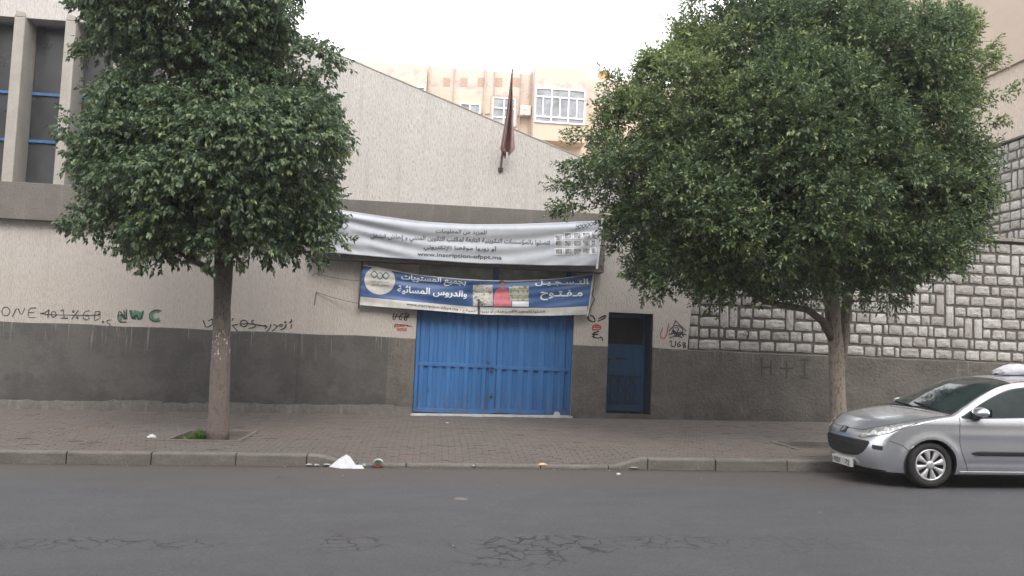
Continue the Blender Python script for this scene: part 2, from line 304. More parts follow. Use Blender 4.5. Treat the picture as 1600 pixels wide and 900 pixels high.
# ------------------------------------------------------------------ mesh helpers
ORG = {}
class MB:
    def __init__(s): s.v = []; s.f = []
    def add(s, vs, fs):
        k = len(s.v); s.v += [tuple(v) for v in vs]; s.f += [tuple(i+k for i in f) for f in fs]; return s
    def box(s, x0, x1, y0, y1, z0, z1):
        v = [(x, y, z) for z in (z0, z1) for y in (y0, y1) for x in (x0, x1)]
        return s.add(v, [(0, 2, 3, 1), (4, 5, 7, 6), (0, 1, 5, 4), (2, 6, 7, 3), (0, 4, 6, 2), (1, 3, 7, 5)])
    def prism(s, poly, y0, y1):          # poly of (x, z), counter-clockwise seen from -y
        n = len(poly); v = [(x, y0, z) for x, z in poly]+[(x, y1, z) for x, z in poly]
        f = [tuple(range(n)), tuple(range(2*n-1, n-1, -1))]+[(i, i+n, (i+1) % n+n, (i+1) % n) for i in range(n)]
        return s.add(v, f)
    def hexa(s, a, b):                   # two quads (4 points each) -> solid
        return s.add(list(a)+list(b), [(0, 1, 2, 3), (7, 6, 5, 4), (0, 4, 5, 1), (1, 5, 6, 2), (2, 6, 7, 3), (3, 7, 4, 0)])
    def tube(s, pts, rs, n=8, jit=0, cap=True):
        pts = [Vector(p) for p in pts]
        if isinstance(rs, (int, float)): rs = [rs]*len(pts)
        k = len(s.v); up = None
        for i, p in enumerate(pts):
            d = (pts[min(i+1, len(pts)-1)]-pts[max(i-1, 0)]).normalized()
            if up is None: up = d.orthogonal().normalized()
            up = (up-d*up.dot(d)).normalized(); w = d.cross(up)
            for j in range(n):
                a = 2*math.pi*j/n; r = rs[i]
                if jit: r *= 1+jit*noise.noise(Vector((math.cos(a)*1.5+p.x, math.sin(a)*1.5, p.z*2+p.x)))
                s.v.append(tuple(p+up*math.cos(a)*r+w*math.sin(a)*r))
        for i in range(len(pts)-1):
            for j in range(n):
                s.f.append((k+i*n+j, k+i*n+(j+1) % n, k+(i+1)*n+(j+1) % n, k+(i+1)*n+j))
        if cap:
            s.f.append(tuple(k+j for j in range(n))[::-1]); s.f.append(tuple(k+(len(pts)-1)*n+j for j in range(n)))
        return s
    def grid(s, P, closed=False):        # P[i][j] points
        k = len(s.v); m = len(P[0])
        for r in P: s.v += [tuple(q) for q in r]
        for i in range(len(P)-1):
            for j in range(m-1): s.f.append((k+i*m+j, k+i*m+j+1, k+(i+1)*m+j+1, k+(i+1)*m+j))
        return s
    def build(s, name, mat, parent=None, smooth=False, org=None, **props):
        if parent is not None: o0 = ORG[parent.name]
        elif org is not None: o0 = Vector(org)
        else: o0 = Vector((0, 0, 0))
        me = bpy.data.meshes.new(name)
        a = np.array(s.v, dtype=float)-np.array(o0)
        me.from_pydata(a.tolist(), [], s.f); me.validate(verbose=False)
        if smooth: me.polygons.foreach_set('use_smooth', [True]*len(me.polygons))
        me.materials.append(MAT[mat] if isinstance(mat, str) else mat); me.update()
        o = bpy.data.objects.new(name, me); COL.objects.link(o)
        if parent is not None: o.parent = parent
        else: o.location = o0
        ORG[o.name] = o0
        for k_, v_ in props.items(): o[k_] = v_
        return o
def islands(mb):
    par = list(range(len(mb.v)))
    def fd(i):
        while par[i] != i: par[i] = par[par[i]]; i = par[i]
        return i
    for f in mb.f:
        for k_ in f[1:]: par[fd(k_)] = fd(f[0])
    g = {}
    for f in mb.f: g.setdefault(fd(f[0]), []).append(f)
    out = []
    for fs in g.values():
        idx = sorted({i for f in fs for i in f}); mp_ = {a: b for b, a in enumerate(idx)}; m = MB(); m.v = [mb.v[i] for i in idx]; m.f = [tuple(mp_[i] for i in f) for f in fs]; out.append(m)
    return out
def build_each(mb, name, mat, **k):
    return [m.build(name, mat, **k) for m in islands(mb)]
def thing(name, label, cat, loc, group=None):
    o = bpy.data.objects.new(name, None); COL.objects.link(o); o.location = loc; ORG[o.name] = Vector(loc); o.empty_display_size = .2
    o['label'] = label; o['category'] = cat
    if group: o['group'] = group
    return o
def tag(o, label, cat, group=None):
    o['label'] = label; o['category'] = cat
    if group: o['group'] = group
    return o
def bevel(o, w=.006, seg=2):
    m = o.modifiers.new('bevel', 'BEVEL'); m.width = w; m.segments = seg; m.limit_method = 'ANGLE'; m.angle_limit = rad(40); return o

# ------------------------------------------------------------------ text
_AR = {'ا': 'FE8D FE8E', 'أ': 'FE83 FE84', 'إ': 'FE87 FE88', 'ب': 'FE8F FE90 FE91 FE92', 'ة': 'FE93 FE94', 'ت': 'FE95 FE96 FE97 FE98', 'ج': 'FE9D FE9E FE9F FEA0',
 'ح': 'FEA1 FEA2 FEA3 FEA4', 'د': 'FEA9 FEAA', 'ر': 'FEAD FEAE', 'ز': 'FEAF FEB0', 'س': 'FEB1 FEB2 FEB3 FEB4', 'ش': 'FEB5 FEB6 FEB7 FEB8', 'ص': 'FEB9 FEBA FEBB FEBC',
 'ع': 'FEC9 FECA FECB FECC', 'غ': 'FECD FECE FECF FED0', 'ف': 'FED1 FED2 FED3 FED4', 'ق': 'FED5 FED6 FED7 FED8', 'ك': 'FED9 FEDA FEDB FEDC', 'ل': 'FEDD FEDE FEDF FEE0',
 'م': 'FEE1 FEE2 FEE3 FEE4', 'ن': 'FEE5 FEE6 FEE7 FEE8', 'ه': 'FEE9 FEEA FEEB FEEC', 'و': 'FEED FEEE', 'ي': 'FEF1 FEF2 FEF3 FEF4', 'ؤ': 'FE85 FE86', 'ئ': 'FE89 FE8A FE8B FE8C',
 'ى': 'FEEF FEF0', 'لا': 'FEFB FEFC', 'لإ': 'FEF9 FEFA', 'لأ': 'FEF7 FEF8', 'ـ': '0640 0640 0640 0640'}
def shape(txt):
    toks = []; i = 0
    while i < len(txt):
        if txt[i:i+2] in _AR: toks.append(txt[i:i+2]); i += 2
        else: toks.append(txt[i]); i += 1
    out = []
    for i, c in enumerate(toks):
        if c not in _AR: out.append(c); continue
        fs = _AR[c].split(); dual = lambda q: q in _AR and len(_AR[q].split()) == 4
        prev = i > 0 and dual(toks[i-1]); nxt = i+1 < len(toks) and toks[i+1] in _AR and len(fs) == 4
        k = (3 if nxt else 1) if prev else (2 if nxt else 0)
        out.append(chr(int(fs[k], 16)))
    return ''.join(out[::-1])
def refine(v, f, lim):
    bm = bmesh.new(); bv = [bm.verts.new((a, b, 0)) for a, b in v]
    for q_ in f:
        try: bm.faces.new([bv[i] for i in q_])
        except ValueError: pass
    bmesh.ops.triangulate(bm, faces=bm.faces[:])
    for _ in range(4):
        es = [e for e in bm.edges if e.calc_length() > lim]
        if not es: break
        bmesh.ops.subdivide_edges(bm, edges=es, cuts=1, use_grid_fill=False); bmesh.ops.triangulate(bm, faces=bm.faces[:])
    bm.verts.index_update(); V = np.array([(p.co.x, p.co.y) for p in bm.verts]); F = [tuple(p.index for p in q_.verts) for q_ in bm.faces]; bm.free(); return V, F
def poly_on(fn, pts, lim):
    V, F = refine(pts, [tuple(range(len(pts)))], lim); return MB().add([fn(*p) for p in V], F)
def text_mesh(body, offset=0, arabic=True):
    cu = bpy.data.curves.new('t', 'FONT'); cu.body = shape(body) if arabic else body; cu.size = 1; cu.offset = offset; cu.resolution_u = 3
    o = bpy.data.objects.new('t', cu); me = bpy.data.meshes.new_from_object(o)
    v = np.empty(len(me.vertices)*3); me.vertices.foreach_get('co', v); v = v.reshape(-1, 3)[:, :2]
    f = [tuple(p.vertices) for p in me.polygons]
    bpy.data.objects.remove(o); bpy.data.curves.remove(cu); bpy.data.meshes.remove(me)
    return refine(v, f, .16)
def text_on(fn, body, x0, y0, x1, y1, h, offset=0, arabic=True):
    """lay text so its box runs from (x0,y0) to (x1,y1) along its middle line with height h; fn maps that flat layout to 3D"""
    v, f = text_mesh(body, offset, arabic); mb = MB()
    lo, hi = v.min(0), v.max(0); u = (v[:, 0]-lo[0])/(hi[0]-lo[0]); w = (v[:, 1]-(lo[1]+hi[1])/2)/(hi[1]-lo[1])
    L = math.hypot(x1-x0, y1-y0); nx, ny = (y1-y0)/L, -(x1-x0)/L
    mb.add([fn(x0+(x1-x0)*a+nx*h*b, y0+(y1-y0)*a+ny*h*b) for a, b in zip(u, w)], f); return mb
def stroke_on(mb, fn, pts, w):
    """flat ribbon painted along a polyline"""
    if len(pts) > 2:   # soften corners
        q = [pts[0]]
        for i in range(1, len(pts)-1):
            a, b, c = pts[i-1], pts[i], pts[i+1]
            q += [((a[0]+3*b[0])/4, (a[1]+3*b[1])/4), ((c[0]+3*b[0])/4, (c[1]+3*b[1])/4)]
        pts = q+[pts[-1]]
    L = []
    for i, p in enumerate(pts):
        a = pts[max(0, i-1)]; b = pts[min(len(pts)-1, i+1)]; dx, dy = b[0]-a[0], b[1]-a[1]; n = math.hypot(dx, dy) or 1
        ww = w*(.5+.12*math.sin(i*2.1+p[0])); L.append((fn(p[0]-dy/n*ww, p[1]+dx/n*ww), fn(p[0]+dy/n*ww, p[1]-dx/n*ww)))
    k = len(mb.v)
    for a, b in L: mb.v += [tuple(a), tuple(b)]
    for i in range(len(L)-1): mb.f.append((k+2*i, k+2*i+1, k+2*i+3, k+2*i+2))
    return mb

# ================================================================== SETTING
mb = MB(); xs = [-150, -80, -45, -20, 0, 20, 45, 80, 150]; ys = [-150, -60, -20, 0, 20, 60, 150]
mb.grid([[(x, y, gx(x)-.12) for x in xs] for y in ys]).build('ground', 'ground', kind='structure')
mb = MB(); xs = [-45+i*1.5 for i in range(61)]; ys = [0.6, 2, 4, 6, 7.5, 8.5, 9.0, 9.2, 9.6, 10, 10.5, K+.02]
mb.grid([[(x, y, road_z(x, y)) for x in xs] for y in ys]).build('road', 'asphalt', smooth=True, kind='structure')
# opposite pavement, behind and under the camera
MB().grid([[(x, y, gx(x)+.2) for x in xs] for y in (-6, .6)]).grid([[(x, .6, gx(x)+z) for x in xs] for z in (.2, -.05)]).build('opposite_pavement', 'kerb_concrete', kind='structure')
# --- the pavement in front of the school
PIT = [(-3.78, 12.42), (-2.86, 12.5), (-2.80, 13.62), (-3.84, 13.62)]
walk = MB(); xs = sorted([-40+i*.5 for i in range(161)]+[-3.80, -2.82, 5.8, 6.8]); ys = sorted([K+.12, K+.4, K+.7, K+1, K+1.5, 13, 14, 15, 16, D+.1]+[12.33, 12.44, 13.25, 13.6])
P = [[(x, y, walk_z(x, y)-.016) for x in xs] for y in ys]
walk.grid(P); nx_ = len(xs); keep = []
for f_ in walk.f:
    cx_ = sum(walk.v[i][0] for i in f_)/4; cy_ = sum(walk.v[i][1] for i in f_)/4
    if not (-3.80 < cx_ < -2.82 and 12.44 < cy_ < 13.6 or 5.8 < cx_ < 6.8 and 12.33 < cy_ < 13.25): keep.append(f_)
walk.f = keep
walko = walk.build('sidewalk', 'kerb_concrete', smooth=True, kind='structure')
def in_pit(x, y): return -3.86 < x < -2.76 and 12.38 < y < 13.66 or (5.75 < x < 6.85 and 12.3 < y < 13.3)
def paver_verts(x0, x1, y0, y1, dz, tx):
    c = .006; vs = []
    for (ax, ay, inset) in ((x0, y0, 0), (x1, y0, 0), (x1, y1, 0), (x0, y1, 0)): vs.append((ax, ay, walk_z(ax, ay)-.02))
    for (ax, ay) in ((x0, y0), (x1, y0), (x1, y1), (x0, y1)): vs.append((ax, ay, walk_z(ax, ay)-.005+dz))
    for (ax, ay) in ((x0+c, y0+c), (x1-c, y0+c), (x1-c, y1-c), (x0+c, y1-c)): vs.append((ax, ay, walk_z(ax, ay)+dz+tx*(ax-x0)))
    return vs
PF = [(0, 1, 5, 4), (1, 2, 6, 5), (2, 3, 7, 6), (3, 0, 4, 7), (4, 5, 9, 8), (5, 6, 10, 9), (6, 7, 11, 10), (7, 4, 8, 11), (8, 9, 10, 11)]
rows = int((D-.02-(K+.125))/.1); rest = MB(); npav = 0
for r in range(rows):
    y0 = K+.125+r*.1; off = .1*(r % 2)
    for i in range(-52, 78):
        x0 = i*.2+off+.0035; x1 = x0+.193; ya, yb = y0+.0035, y0+.0965
        if in_pit((x0+x1)/2, y0+.05): continue
        dz = rng.normal(0, .0022); tx = rng.normal(0, .01); jx = rng.normal(0, .0016)
        if rng.random() < .012: dz -= .012
        vs = paver_verts(x0+jx, x1+jx, ya, yb, dz, tx)
        if r < 4 and -6.3 < x0 < 6.6 and npav < 262:
            MB().add(vs, PF).build('paver', 'paver', parent=walko); npav += 1
        else: rest.add(vs, PF)
rest.build('paving', 'paver', parent=walko, kind='stuff')
# --- kerbstones, lowered before the gate
kerb = bpy.data.objects.new('kerb', None); COL.objects.link(kerb); kerb['kind'] = 'structure'; ORG['kerb'] = Vector((0, 0, 0)); kerb.location = (0, 0, 0)
joints = [-40+i for i in range(35)]+[-4.66, -3.6, -2.52, -1.6, -.93, -.28, .65, 1.55, 2.5, 3.05, 4.02, 5.06, 6.1, 7.1]+[8.1+i for i in range(30)]
for a, b in zip(joints, joints[1:]):
    k_ = MB(); n = 6; g_ = .007; dy = rng.normal(0, .006); dz = rng.normal(0, .003); L = []
    for i in range(n+1):
        x = a+g_+(b-a-2*g_)*i/n; top = gx(x)+.158-.115*drop(x)+dz+.0015*math.sin(x*9); w = .0016*math.sin(x*31+a)
        L.append([(x, K+dy+w, gx(x)-.08), (x, K+dy+w, top-.028), (x, K+dy+.008, top-.009), (x, K+dy+.03, top), (x, K+.118, top+.001), (x, K+.12, gx(x)-.08)])
    k_.grid(L); m = len(k_.v); k_.f.append(tuple(range(5, -1, -1))); k_.f.append(tuple(range(m-6, m)))
    bevel(k_.build('kerbstone', 'kerb_concrete', parent=kerb), .006, 2)

# ================================================================== SCHOOL
XL, XR = -15.0, 5.42
top_a = at(520, 82, D); top_b = at(880, 235, D); SL = (top_b.z-top_a.z)/(top_b.x-top_a.x)
def topz(x): return top_a.z+SL*(x-top_a.x)
school = thing('school_building', 'long school building with pale roughcast wall, sloping roofline and grey painted base', 'building', (-4, D, 0))
Z_DADO = 1.735; Z_L0 = at(60, 344, D-.18).z; Z_L1 = at(60, 286, D-.18).z; WT = at(150, 36, D).z
GX0, GX1, GZ = at(648, 560, D).x, at(895, 560, D).x, 3.34
DX0, DX1, DZ = at(949, 560, D).x, at(1019, 560, D).x, at(985, 489, D).z
WX1 = at(338, 280, D).x
T = .32; wall = MB(); lw = at(1090, 430, D).x; 
# lower storey, built round the gate and the door
wall.box(XL, GX0, D, D+T, Z_DADO-.02, Z_L1-.01); wall.box(XL, GX0, D+.03, D+T, -.6, Z_DADO-.02)
wall.box(GX0, GX1, D, D+T, GZ, Z_L1-.01)
wall.box(GX1, DX0, D, D+T, Z_DADO-.02, Z_L1-.01); wall.box(GX1, DX0, D+.03, D+T, -.2, Z_DADO-.02)
wall.box(DX0, DX1, D, D+T, DZ, Z_L1-.01)
wall.prism([(DX1, Z_DADO-.02), (XR, Z_DADO-.02), (XR+.22, Z_L1-.01), (DX1, Z_L1-.01)], D, D+T); wall.box(DX1, XR, D+.03, D+T, -.2, Z_DADO-.02)
# upper storey: window band, then the solid gable
wall.prism([(WX1, Z_L1-.01), (XR+.22, Z_L1-.01), (XR+.24, topz(XR+.24)), (WX1, topz(WX1))], D, D+T)
wall.prism([(XL, WT), (WX1, WT), (WX1, topz(WX1)), (XL, topz(XL))], D, D+T)
wall.build('wall', 'stucco', parent=school)
# thin weathered capping along the slope
cap = MB(); n = 40
for i in range(n):
    xa = XL+(XR+.24-XL)*i/n; xb = XL+(XR+.24-XL)*(i+1)/n; e = .004*math.sin(i*3.1)
    cap.prism([(xa, topz(xa)), (xb, topz(xb)), (xb, topz(xb)+.022+e), (xa, topz(xa)+.022+e)], D-.012, D+T+.02)
cap.build('coping', 'column', parent=school)
# body behind (roof slab and side walls)
MB().prism([(XL, 0), (XR, 0), (XR, topz(XR)-.35), (XL, topz(XL)-.35)], D+4, D+12).build('rear_volume', 'stucco', parent=school)
MB().prism([(XL, topz(XL)-.6), (XR, topz(XR)-.6), (XR, topz(XR)-.35), (XL, topz(XL)-.35)], D+T, D+4).build('roof', 'fascia', parent=school)
MB().box(XL, XL+.3, D+T, D+4, -.6, topz(XL)-.62).build('side_wall', 'stucco', parent=school)
MB().box(XR-.3, XR, D+T, D+4, -.1, topz(XR)-.62).build('side_wall', 'stucco', parent=school)
# painted dado and crumbling plinth
def dado(x0, x1, mat, proud, name='painted_base'):
    m_ = MB(); n = max(1, int((x1-x0)/.35)); L = []
    for i in range(n+1):
        x = x0+(x1-x0)*i/n; zt = Z_DADO+.008*math.sin(x*3.3)+.016*noise.noise(Vector((x*4, 1, 0)))
        L.append([(x, D-proud, gx(x)-.2), (x, D-proud, zt-.012), (x, D-proud+.012, zt), (x, D+.03, zt), (x, D+.03, gx(x)-.2)])
    m_.grid(L); m_.f.append((4, 3, 2, 1, 0)); k = len(m_.v); m_.f.append((k-5, k-4, k-3, k-2, k-1))
    return m_.build(name, mat, parent=school)
xm = at(606, 560, D).x
dado(XL, xm, 'dado_smooth', .018); dado(xm, GX0, 'dado_rough', .022); dado(GX1, DX0, 'dado_rough', .022); dado(DX1, XR, 'dado_rough', .022)
pl = MB(); 
x = XL
while x < xm+.3:
    w = .5+.5*rng.random(); x2 = min(GX0-.002, x+w); h0 = .17+.05*rng.random()
    L = []
    for i in range(9):
        q = x+(x2-x)*i/8; h = h0+.035*noise.noise(Vector((q*5, 0, 3))); pr = .034+.008*noise.noise(Vector((q*7, 2, 3)))
        L.append([(q, D-pr-.012, walk_z(q, D)-.02), (q, D-pr, walk_z(q, D)+h*.6), (q, D-pr+.008, walk_z(q, D)+h-.01), (q, D-.01, walk_z(q, D)+h)])
    pl.grid(L); x = x2+.004
pl.build('plinth', 'plinth', parent=school)
MB().box(at(466, 560, D).x-.006, at(466, 560, D).x+.006, D-.022, D-.01, .1, Z_DADO).build('expansion_joint', 'iron_rust', parent=school)
# ledge and deeper canopy above the gate
CX0, CX1 = at(486, 370, D-.3).x, at(946, 370, D-.34).x; CZ = at(520, 405, D-.34).z
lm = MB().box(XL, CX0, D-.18, D+.01, Z_L0, Z_L1); bevel(lm.build('ledge', 'fascia', parent=school), .012)
cm = MB().box(CX0, CX1, D-.34, D+.01, CZ, Z_L1+.004); bevel(cm.build('canopy', 'fascia', parent=school), .015)
# columns and the windows between them
colx = [(at(2, 284, D-.03).x, at(19, 284, D-.03).x)]; pitch = at(83, 288, D-.03).x-at(2, 284, D-.03).x
zt1 = at(70, 148, D+.45).z; zt2 = at(70, 222, D+.45).z
cw = colx[0][1]-colx[0][0]+.01; x0c = colx[0][0]; k = -5; cols = []
while x0c+k*pitch < WX1-.3:
    cols.append(x0c+k*pitch); k += 1
for cx in cols:
    if cx < XL: continue
    c_ = MB(); L = []
    for z in (Z_L1+.002, (Z_L1+WT)/2, WT+.13):
        L.append(z)
    c_.prism([(cx, Z_L1+.002), (cx+cw, Z_L1+.002), (cx+cw-.008, WT-.003), (cx-.002, WT-.003)], D-.05, D+.47)
    c_.prism([(cx-.002, WT), (cx+cw-.008, WT), (cx+cw-.03, WT+.1), (cx+.02, WT+.13)], D-.05, D-.002)
    bevel(c_.build('column', 'column', parent=school), .012)
edges = [c for c in cols if c >= XL]
for i, cx in enumerate(edges):
    xa = cx+cw+.003; xb = (edges[i+1] if i+1 < len(edges) else WX1)-.003
    gl = MB().box(xa, xb, D+.46, D+.48, Z_L1+.05, WT-.02).build('window', 'dusty_glass', parent=school)
    fr = MB()
    for z in (zt1, zt2): fr.box(xa, xb, D+.415, D+.459, z-.028, z+.028)
    fr.box(xa, xb, D+.415, D+.459, Z_L1+.004, Z_L1+.05)
    build_each(fr, 'transom', 'blue_frame', parent=gl)
    MB().box(xa, xb, D+.43, D+.5, WT-.019, WT+.0).build('window_frame', 'blue_frame', parent=gl)
MB().box(XL, WX1, D+.33, D+.6, WT+.003, WT+.3).box(WX1, WX1+.2, D+T+.002, D+.6, Z_L1, WT).build('window_head', 'column', parent=school)

# --- transom window with zigzag ironwork above the gate
ZG = 2.46     # head of the gate
tr = MB().box(GX0+.02, GX1-.02, D+.16, D+.18, ZG+.14, GZ-.01).build('transom_window', 'transom_green', parent=school)
fr = MB().box(GX0, GX1, D+.1, D+.26, ZG, ZG+.14)
for px in (651, 776, 890):
    xx = at(px, 415, D+.1).x; fr.box(xx-.055, xx+.055, D+.1, D+.155, ZG+.141, GZ-.012)
build_each(fr, 'frame', 'blue_frame', parent=tr)
zg = MB(); xx = GX0+.1
for i in range(13):
    a = (GX0+.12+i*.245, D+.12, 2.72 if i % 2 else 3.0); b = (GX0+.12+(i+1)*.245, D+.12, 3.0 if i % 2 else 2.72)
    zg.tube([a, b], .011, 5)
build_each(zg, 'grille_bar', 'iron_rust', parent=tr)
sill = MB(); sill.hexa([(GX0-.03, D-.05, walk_z(GX0, D)-.02), (GX1+.03, D-.05, walk_z(GX1, D)-.02), (GX1+.03, D+.3, walk_z(GX1, D)-.02), (GX0-.03, D+.3, walk_z(GX0, D)-.02)],
    [(GX0-.03, D-.045, walk_z(GX0, D)+.035), (GX1+.03, D-.045, walk_z(GX1, D)+.04), (GX1+.03, D+.3, walk_z(GX1, D)+.04), (GX0-.03, D+.3, walk_z(GX0, D)+.035)])
sill.build('threshold', 'white_sill', parent=school)
# --- blue sheet steel gate: two leaves of folded panels
gate = thing('metal_gate', 'wide blue double gate of ribbed sheet steel below the two banners', 'gate', ((GX0+GX1)/2, D+.16, walk_z(1.3, D)))
gy = D+.10; zb = lambda x: walk_z(x, D)+.05
mid = (GX0+GX1)/2-.03
for (a, b, mz) in ((GX0+.012, mid-.006, 1.165), (mid+.006, GX1-.012, 1.15)):
    z0 = zb((a+b)/2); leaf = MB(); fw = .055
    leaf.box(a, b, gy+.028, gy+.045, z0, ZG-.02)                                   # backing sheet
    bk = leaf.build('leaf', 'gate_blue', parent=gate)
    f_ = MB(); f_.box(a, a+fw, gy-.004, gy+.027, z0, ZG-.02); f_.box(b-fw, b, gy-.004, gy+.027, z0, ZG-.02)
    f_.box(a+fw, b-fw, gy-.004, gy+.027, z0, z0+.085); f_.box(a+fw, b-fw, gy-.004, gy+.027, ZG-.09, ZG-.02); f_.box(a+fw, b-fw, gy-.006, gy+.027, mz, mz+.075)
    bevel(f_.build('leaf_frame', 'gate_blue', parent=bk), .004)
    n = 8 if a < mid-.5 else 7; w = (b-a-2*fw)/n
    for (p, q) in ((z0+.085, mz-.0), (mz+.075, ZG-.09)):
        for i in range(n):
            xa = a+fw+i*w; r = .022; dd = rng.normal(0, .003); ww = w*.60
            m_ = MB(); pr = [(xa+.012, gy+.027), (xa+.02+r, gy+.002+dd), (xa+ww, gy+.002+dd), (xa+ww+r, gy+.024)]
            lo = [(x_, y_, p+.001) for x_, y_ in pr]; hi = [(x_+rng.normal(0, .001), y_, q-.001) for x_, y_ in pr]
            m_.add(lo+hi, [(0, 1, 5, 4), (1, 2, 6, 5), (2, 3, 7, 6), (0, 3, 2, 1), (4, 5, 6, 7), (0, 4, 7, 3)])
            if p < 1: # open slot beside each fold at the middle rail
                MB().box(xa+ww+.018, xa+w+.004, gy-.0085, gy-.0065, mz-.002, mz+.014).build('slot', 'dark_metal', parent=gate)
            m_.build('panel', 'gate_blue', parent=gate)
lk = MB().box(mid-.09, mid+.06, gy-.03, gy-.007, 1.18, 1.21).tube([(mid-.06, gy-.03, 1.08), (mid-.06, gy-.03, 1.42)], .009, 6).box(mid-.1, mid-.03, gy-.035, gy-.007, 1.30, 1.36)
lk.build('bolt', 'gate_blue', parent=gate)
MB().box(mid-.035, mid+.02, gy-.045, gy-.012, 1.09, 1.155).tube([(mid-.025, gy-.03, 1.155), (mid-.02, gy-.03, 1.19), (mid+.005, gy-.03, 1.19), (mid+.01, gy-.03, 1.155)], .006, 6).build('padlock', 'iron_rust', parent=gate)
MB().box(mid-.008, mid+.008, gy-.012, gy-.0062, zb(1), ZG-.02).build('meeting_strip', 'gate_blue', parent=gate)
for hx_ in (GX0+.006, GX1-.03):
    for hz_ in (.45, 1.3, 2.1): MB().tube([(hx_+.012, gy-.018, hz_), (hx_+.012, gy-.018, hz_+.12)], .014, 8).build('hinge', 'gate_blue', parent=gate)
MB().tube([(mid, gy-.02, .52), (mid, gy-.02, .66)], .008, 6).box(mid-.03, mid+.03, gy-.02, gy-.007, .55, .6).build('drop_bolt', 'iron_rust', parent=gate)
hx = at(870, 648, D).x; st_ = MB(); st_.hexa([(hx-.09, D-.045, walk_z(hx, D)-.01), (hx+.09, D-.045, walk_z(hx, D)-.01), (hx+.09, D+.06, walk_z(hx, D)), (hx-.09, D+.06, walk_z(hx, D))],
    [(hx-.04, D-.02, walk_z(hx, D)+.12), (hx+.05, D-.02, walk_z(hx, D)+.11), (hx+.05, D+.05, walk_z(hx, D)+.12), (hx-.04, D+.05, walk_z(hx, D)+.12)])
bevel(st_.build('stop_block', 'white_sill', parent=gate), .02, 3)

# --- narrow blue door in its deep reveal
door = thing('metal_door', 'narrow dark blue metal door with ironwork lower panel, set deep in wall', 'door', ((DX0+DX1)/2, D+.5, walk_z(4, D)))
dy = D+.52; zd = walk_z(4, D)+.1; DM = DX1-.03
rv = MB().box(DX1-.002, DX1+.05, D+T+.002, dy+.1, zd-.2, DZ+.05).box(DX0-.05, DX0+.002, D+T+.002, dy+.1, zd-.2, DZ+.05).box(DX0, DX1, D+T+.002, dy+.1, DZ, DZ+.05)
rv.build('reveal', 'door_dark', parent=door)
MB().box(DX1-.028, DX1-.002, D+.012, dy, zd, DZ-.005).box(DX0+.002, DX0+.02, D+.05, dy, zd, DZ-.005).box(DX0+.02, DX1-.03, D+.05, dy, DZ-.03, DZ-.004).build('door_frame', 'door_dark', parent=door)
MB().box(DX0+.02, DM, dy, dy+.05, zd+.01, DZ-.03).build('door_leaf', 'door_blue', parent=door)
zm = at(975, 540, dy).z
MB().box(DX0+.08, DM-.06, dy-.012, dy-.002, zm+.03, DZ-.09).build('door_window', 'door_dark', parent=door)
gr = MB(); x = DX0+.14
while x < DM-.1: gr.tube([(x, dy-.02, zm+.03), (x, dy-.02, DZ-.09)], .007, 5); x += .075
build_each(gr, 'window_bar', 'door_dark', parent=door)
MB().box(DX0+.02, DX0+.075, dy-.016, dy-.001, zd+.02, DZ-.04).box(DM-.055, DM, dy-.016, dy-.001, zd+.02, DZ-.04).box(DX0+.075, DM-.055, dy-.016, dy-.001, zm-.06, zm+.03)\
    .box(DX0+.075, DM-.055, dy-.016, dy-.001, zd+.02, zd+.13).box(DX0+.075, DM-.055, dy-.016, dy-.001, zd+.83, zd+.93).build('door_rail', 'door_blue', parent=door)
MB().box(DX0+.3, DX0+.56, dy-.012, dy-.002, zd+1.13, zd+1.17).build('letter_slot', 'dark_metal', parent=door)
MB().box(DX0+.09, DX0+.14, dy-.05, dy-.016, zd+1.08, zd+1.16).tube([(DX0+.115, dy-.05, zd+1.13), (DX0+.2, dy-.055, zd+1.13)], .01, 6).build('handle', 'dark_metal', parent=door)
iw = MB(); zA, zB = zd+.2, zd+.78; zC = (zA+zB)/2
for cx, sgn in ((DX0+.12, 1), (DX0+.30, 1), (DX0+.44, -1), (DX0+.62, 1), (DX0+.72, -1)):
    iw.tube([(cx-.04*sgn, dy-.03, zB), (cx+.045*sgn, dy-.03, zB-.1), (cx-.05*sgn, dy-.03, zC), (cx+.045*sgn, dy-.03, zA+.1), (cx-.04*sgn, dy-.03, zA)], .009, 5)
for cx in (DX0+.2, DX0+.37, DX0+.53): iw.tube([(cx, dy-.03, zA-.05), (cx, dy-.03, zB)], .007, 5)
for z in (zA, zB): iw.tube([(DX0+.06, dy-.03, z), (DX0+.49, dy-.03, z)], .008, 5).tube([(DX0+.55, dy-.03, z), (DM-.05, dy-.03, z)], .008, 5)
build_each(iw, 'ironwork_bar', 'dark_metal', parent=door)
MB().box(DX0, DX1, D-.025, D+.5, walk_z(4, D)-.05, walk_z(4, D)+.085).build('door_step', 'dado_coarse', parent=door)

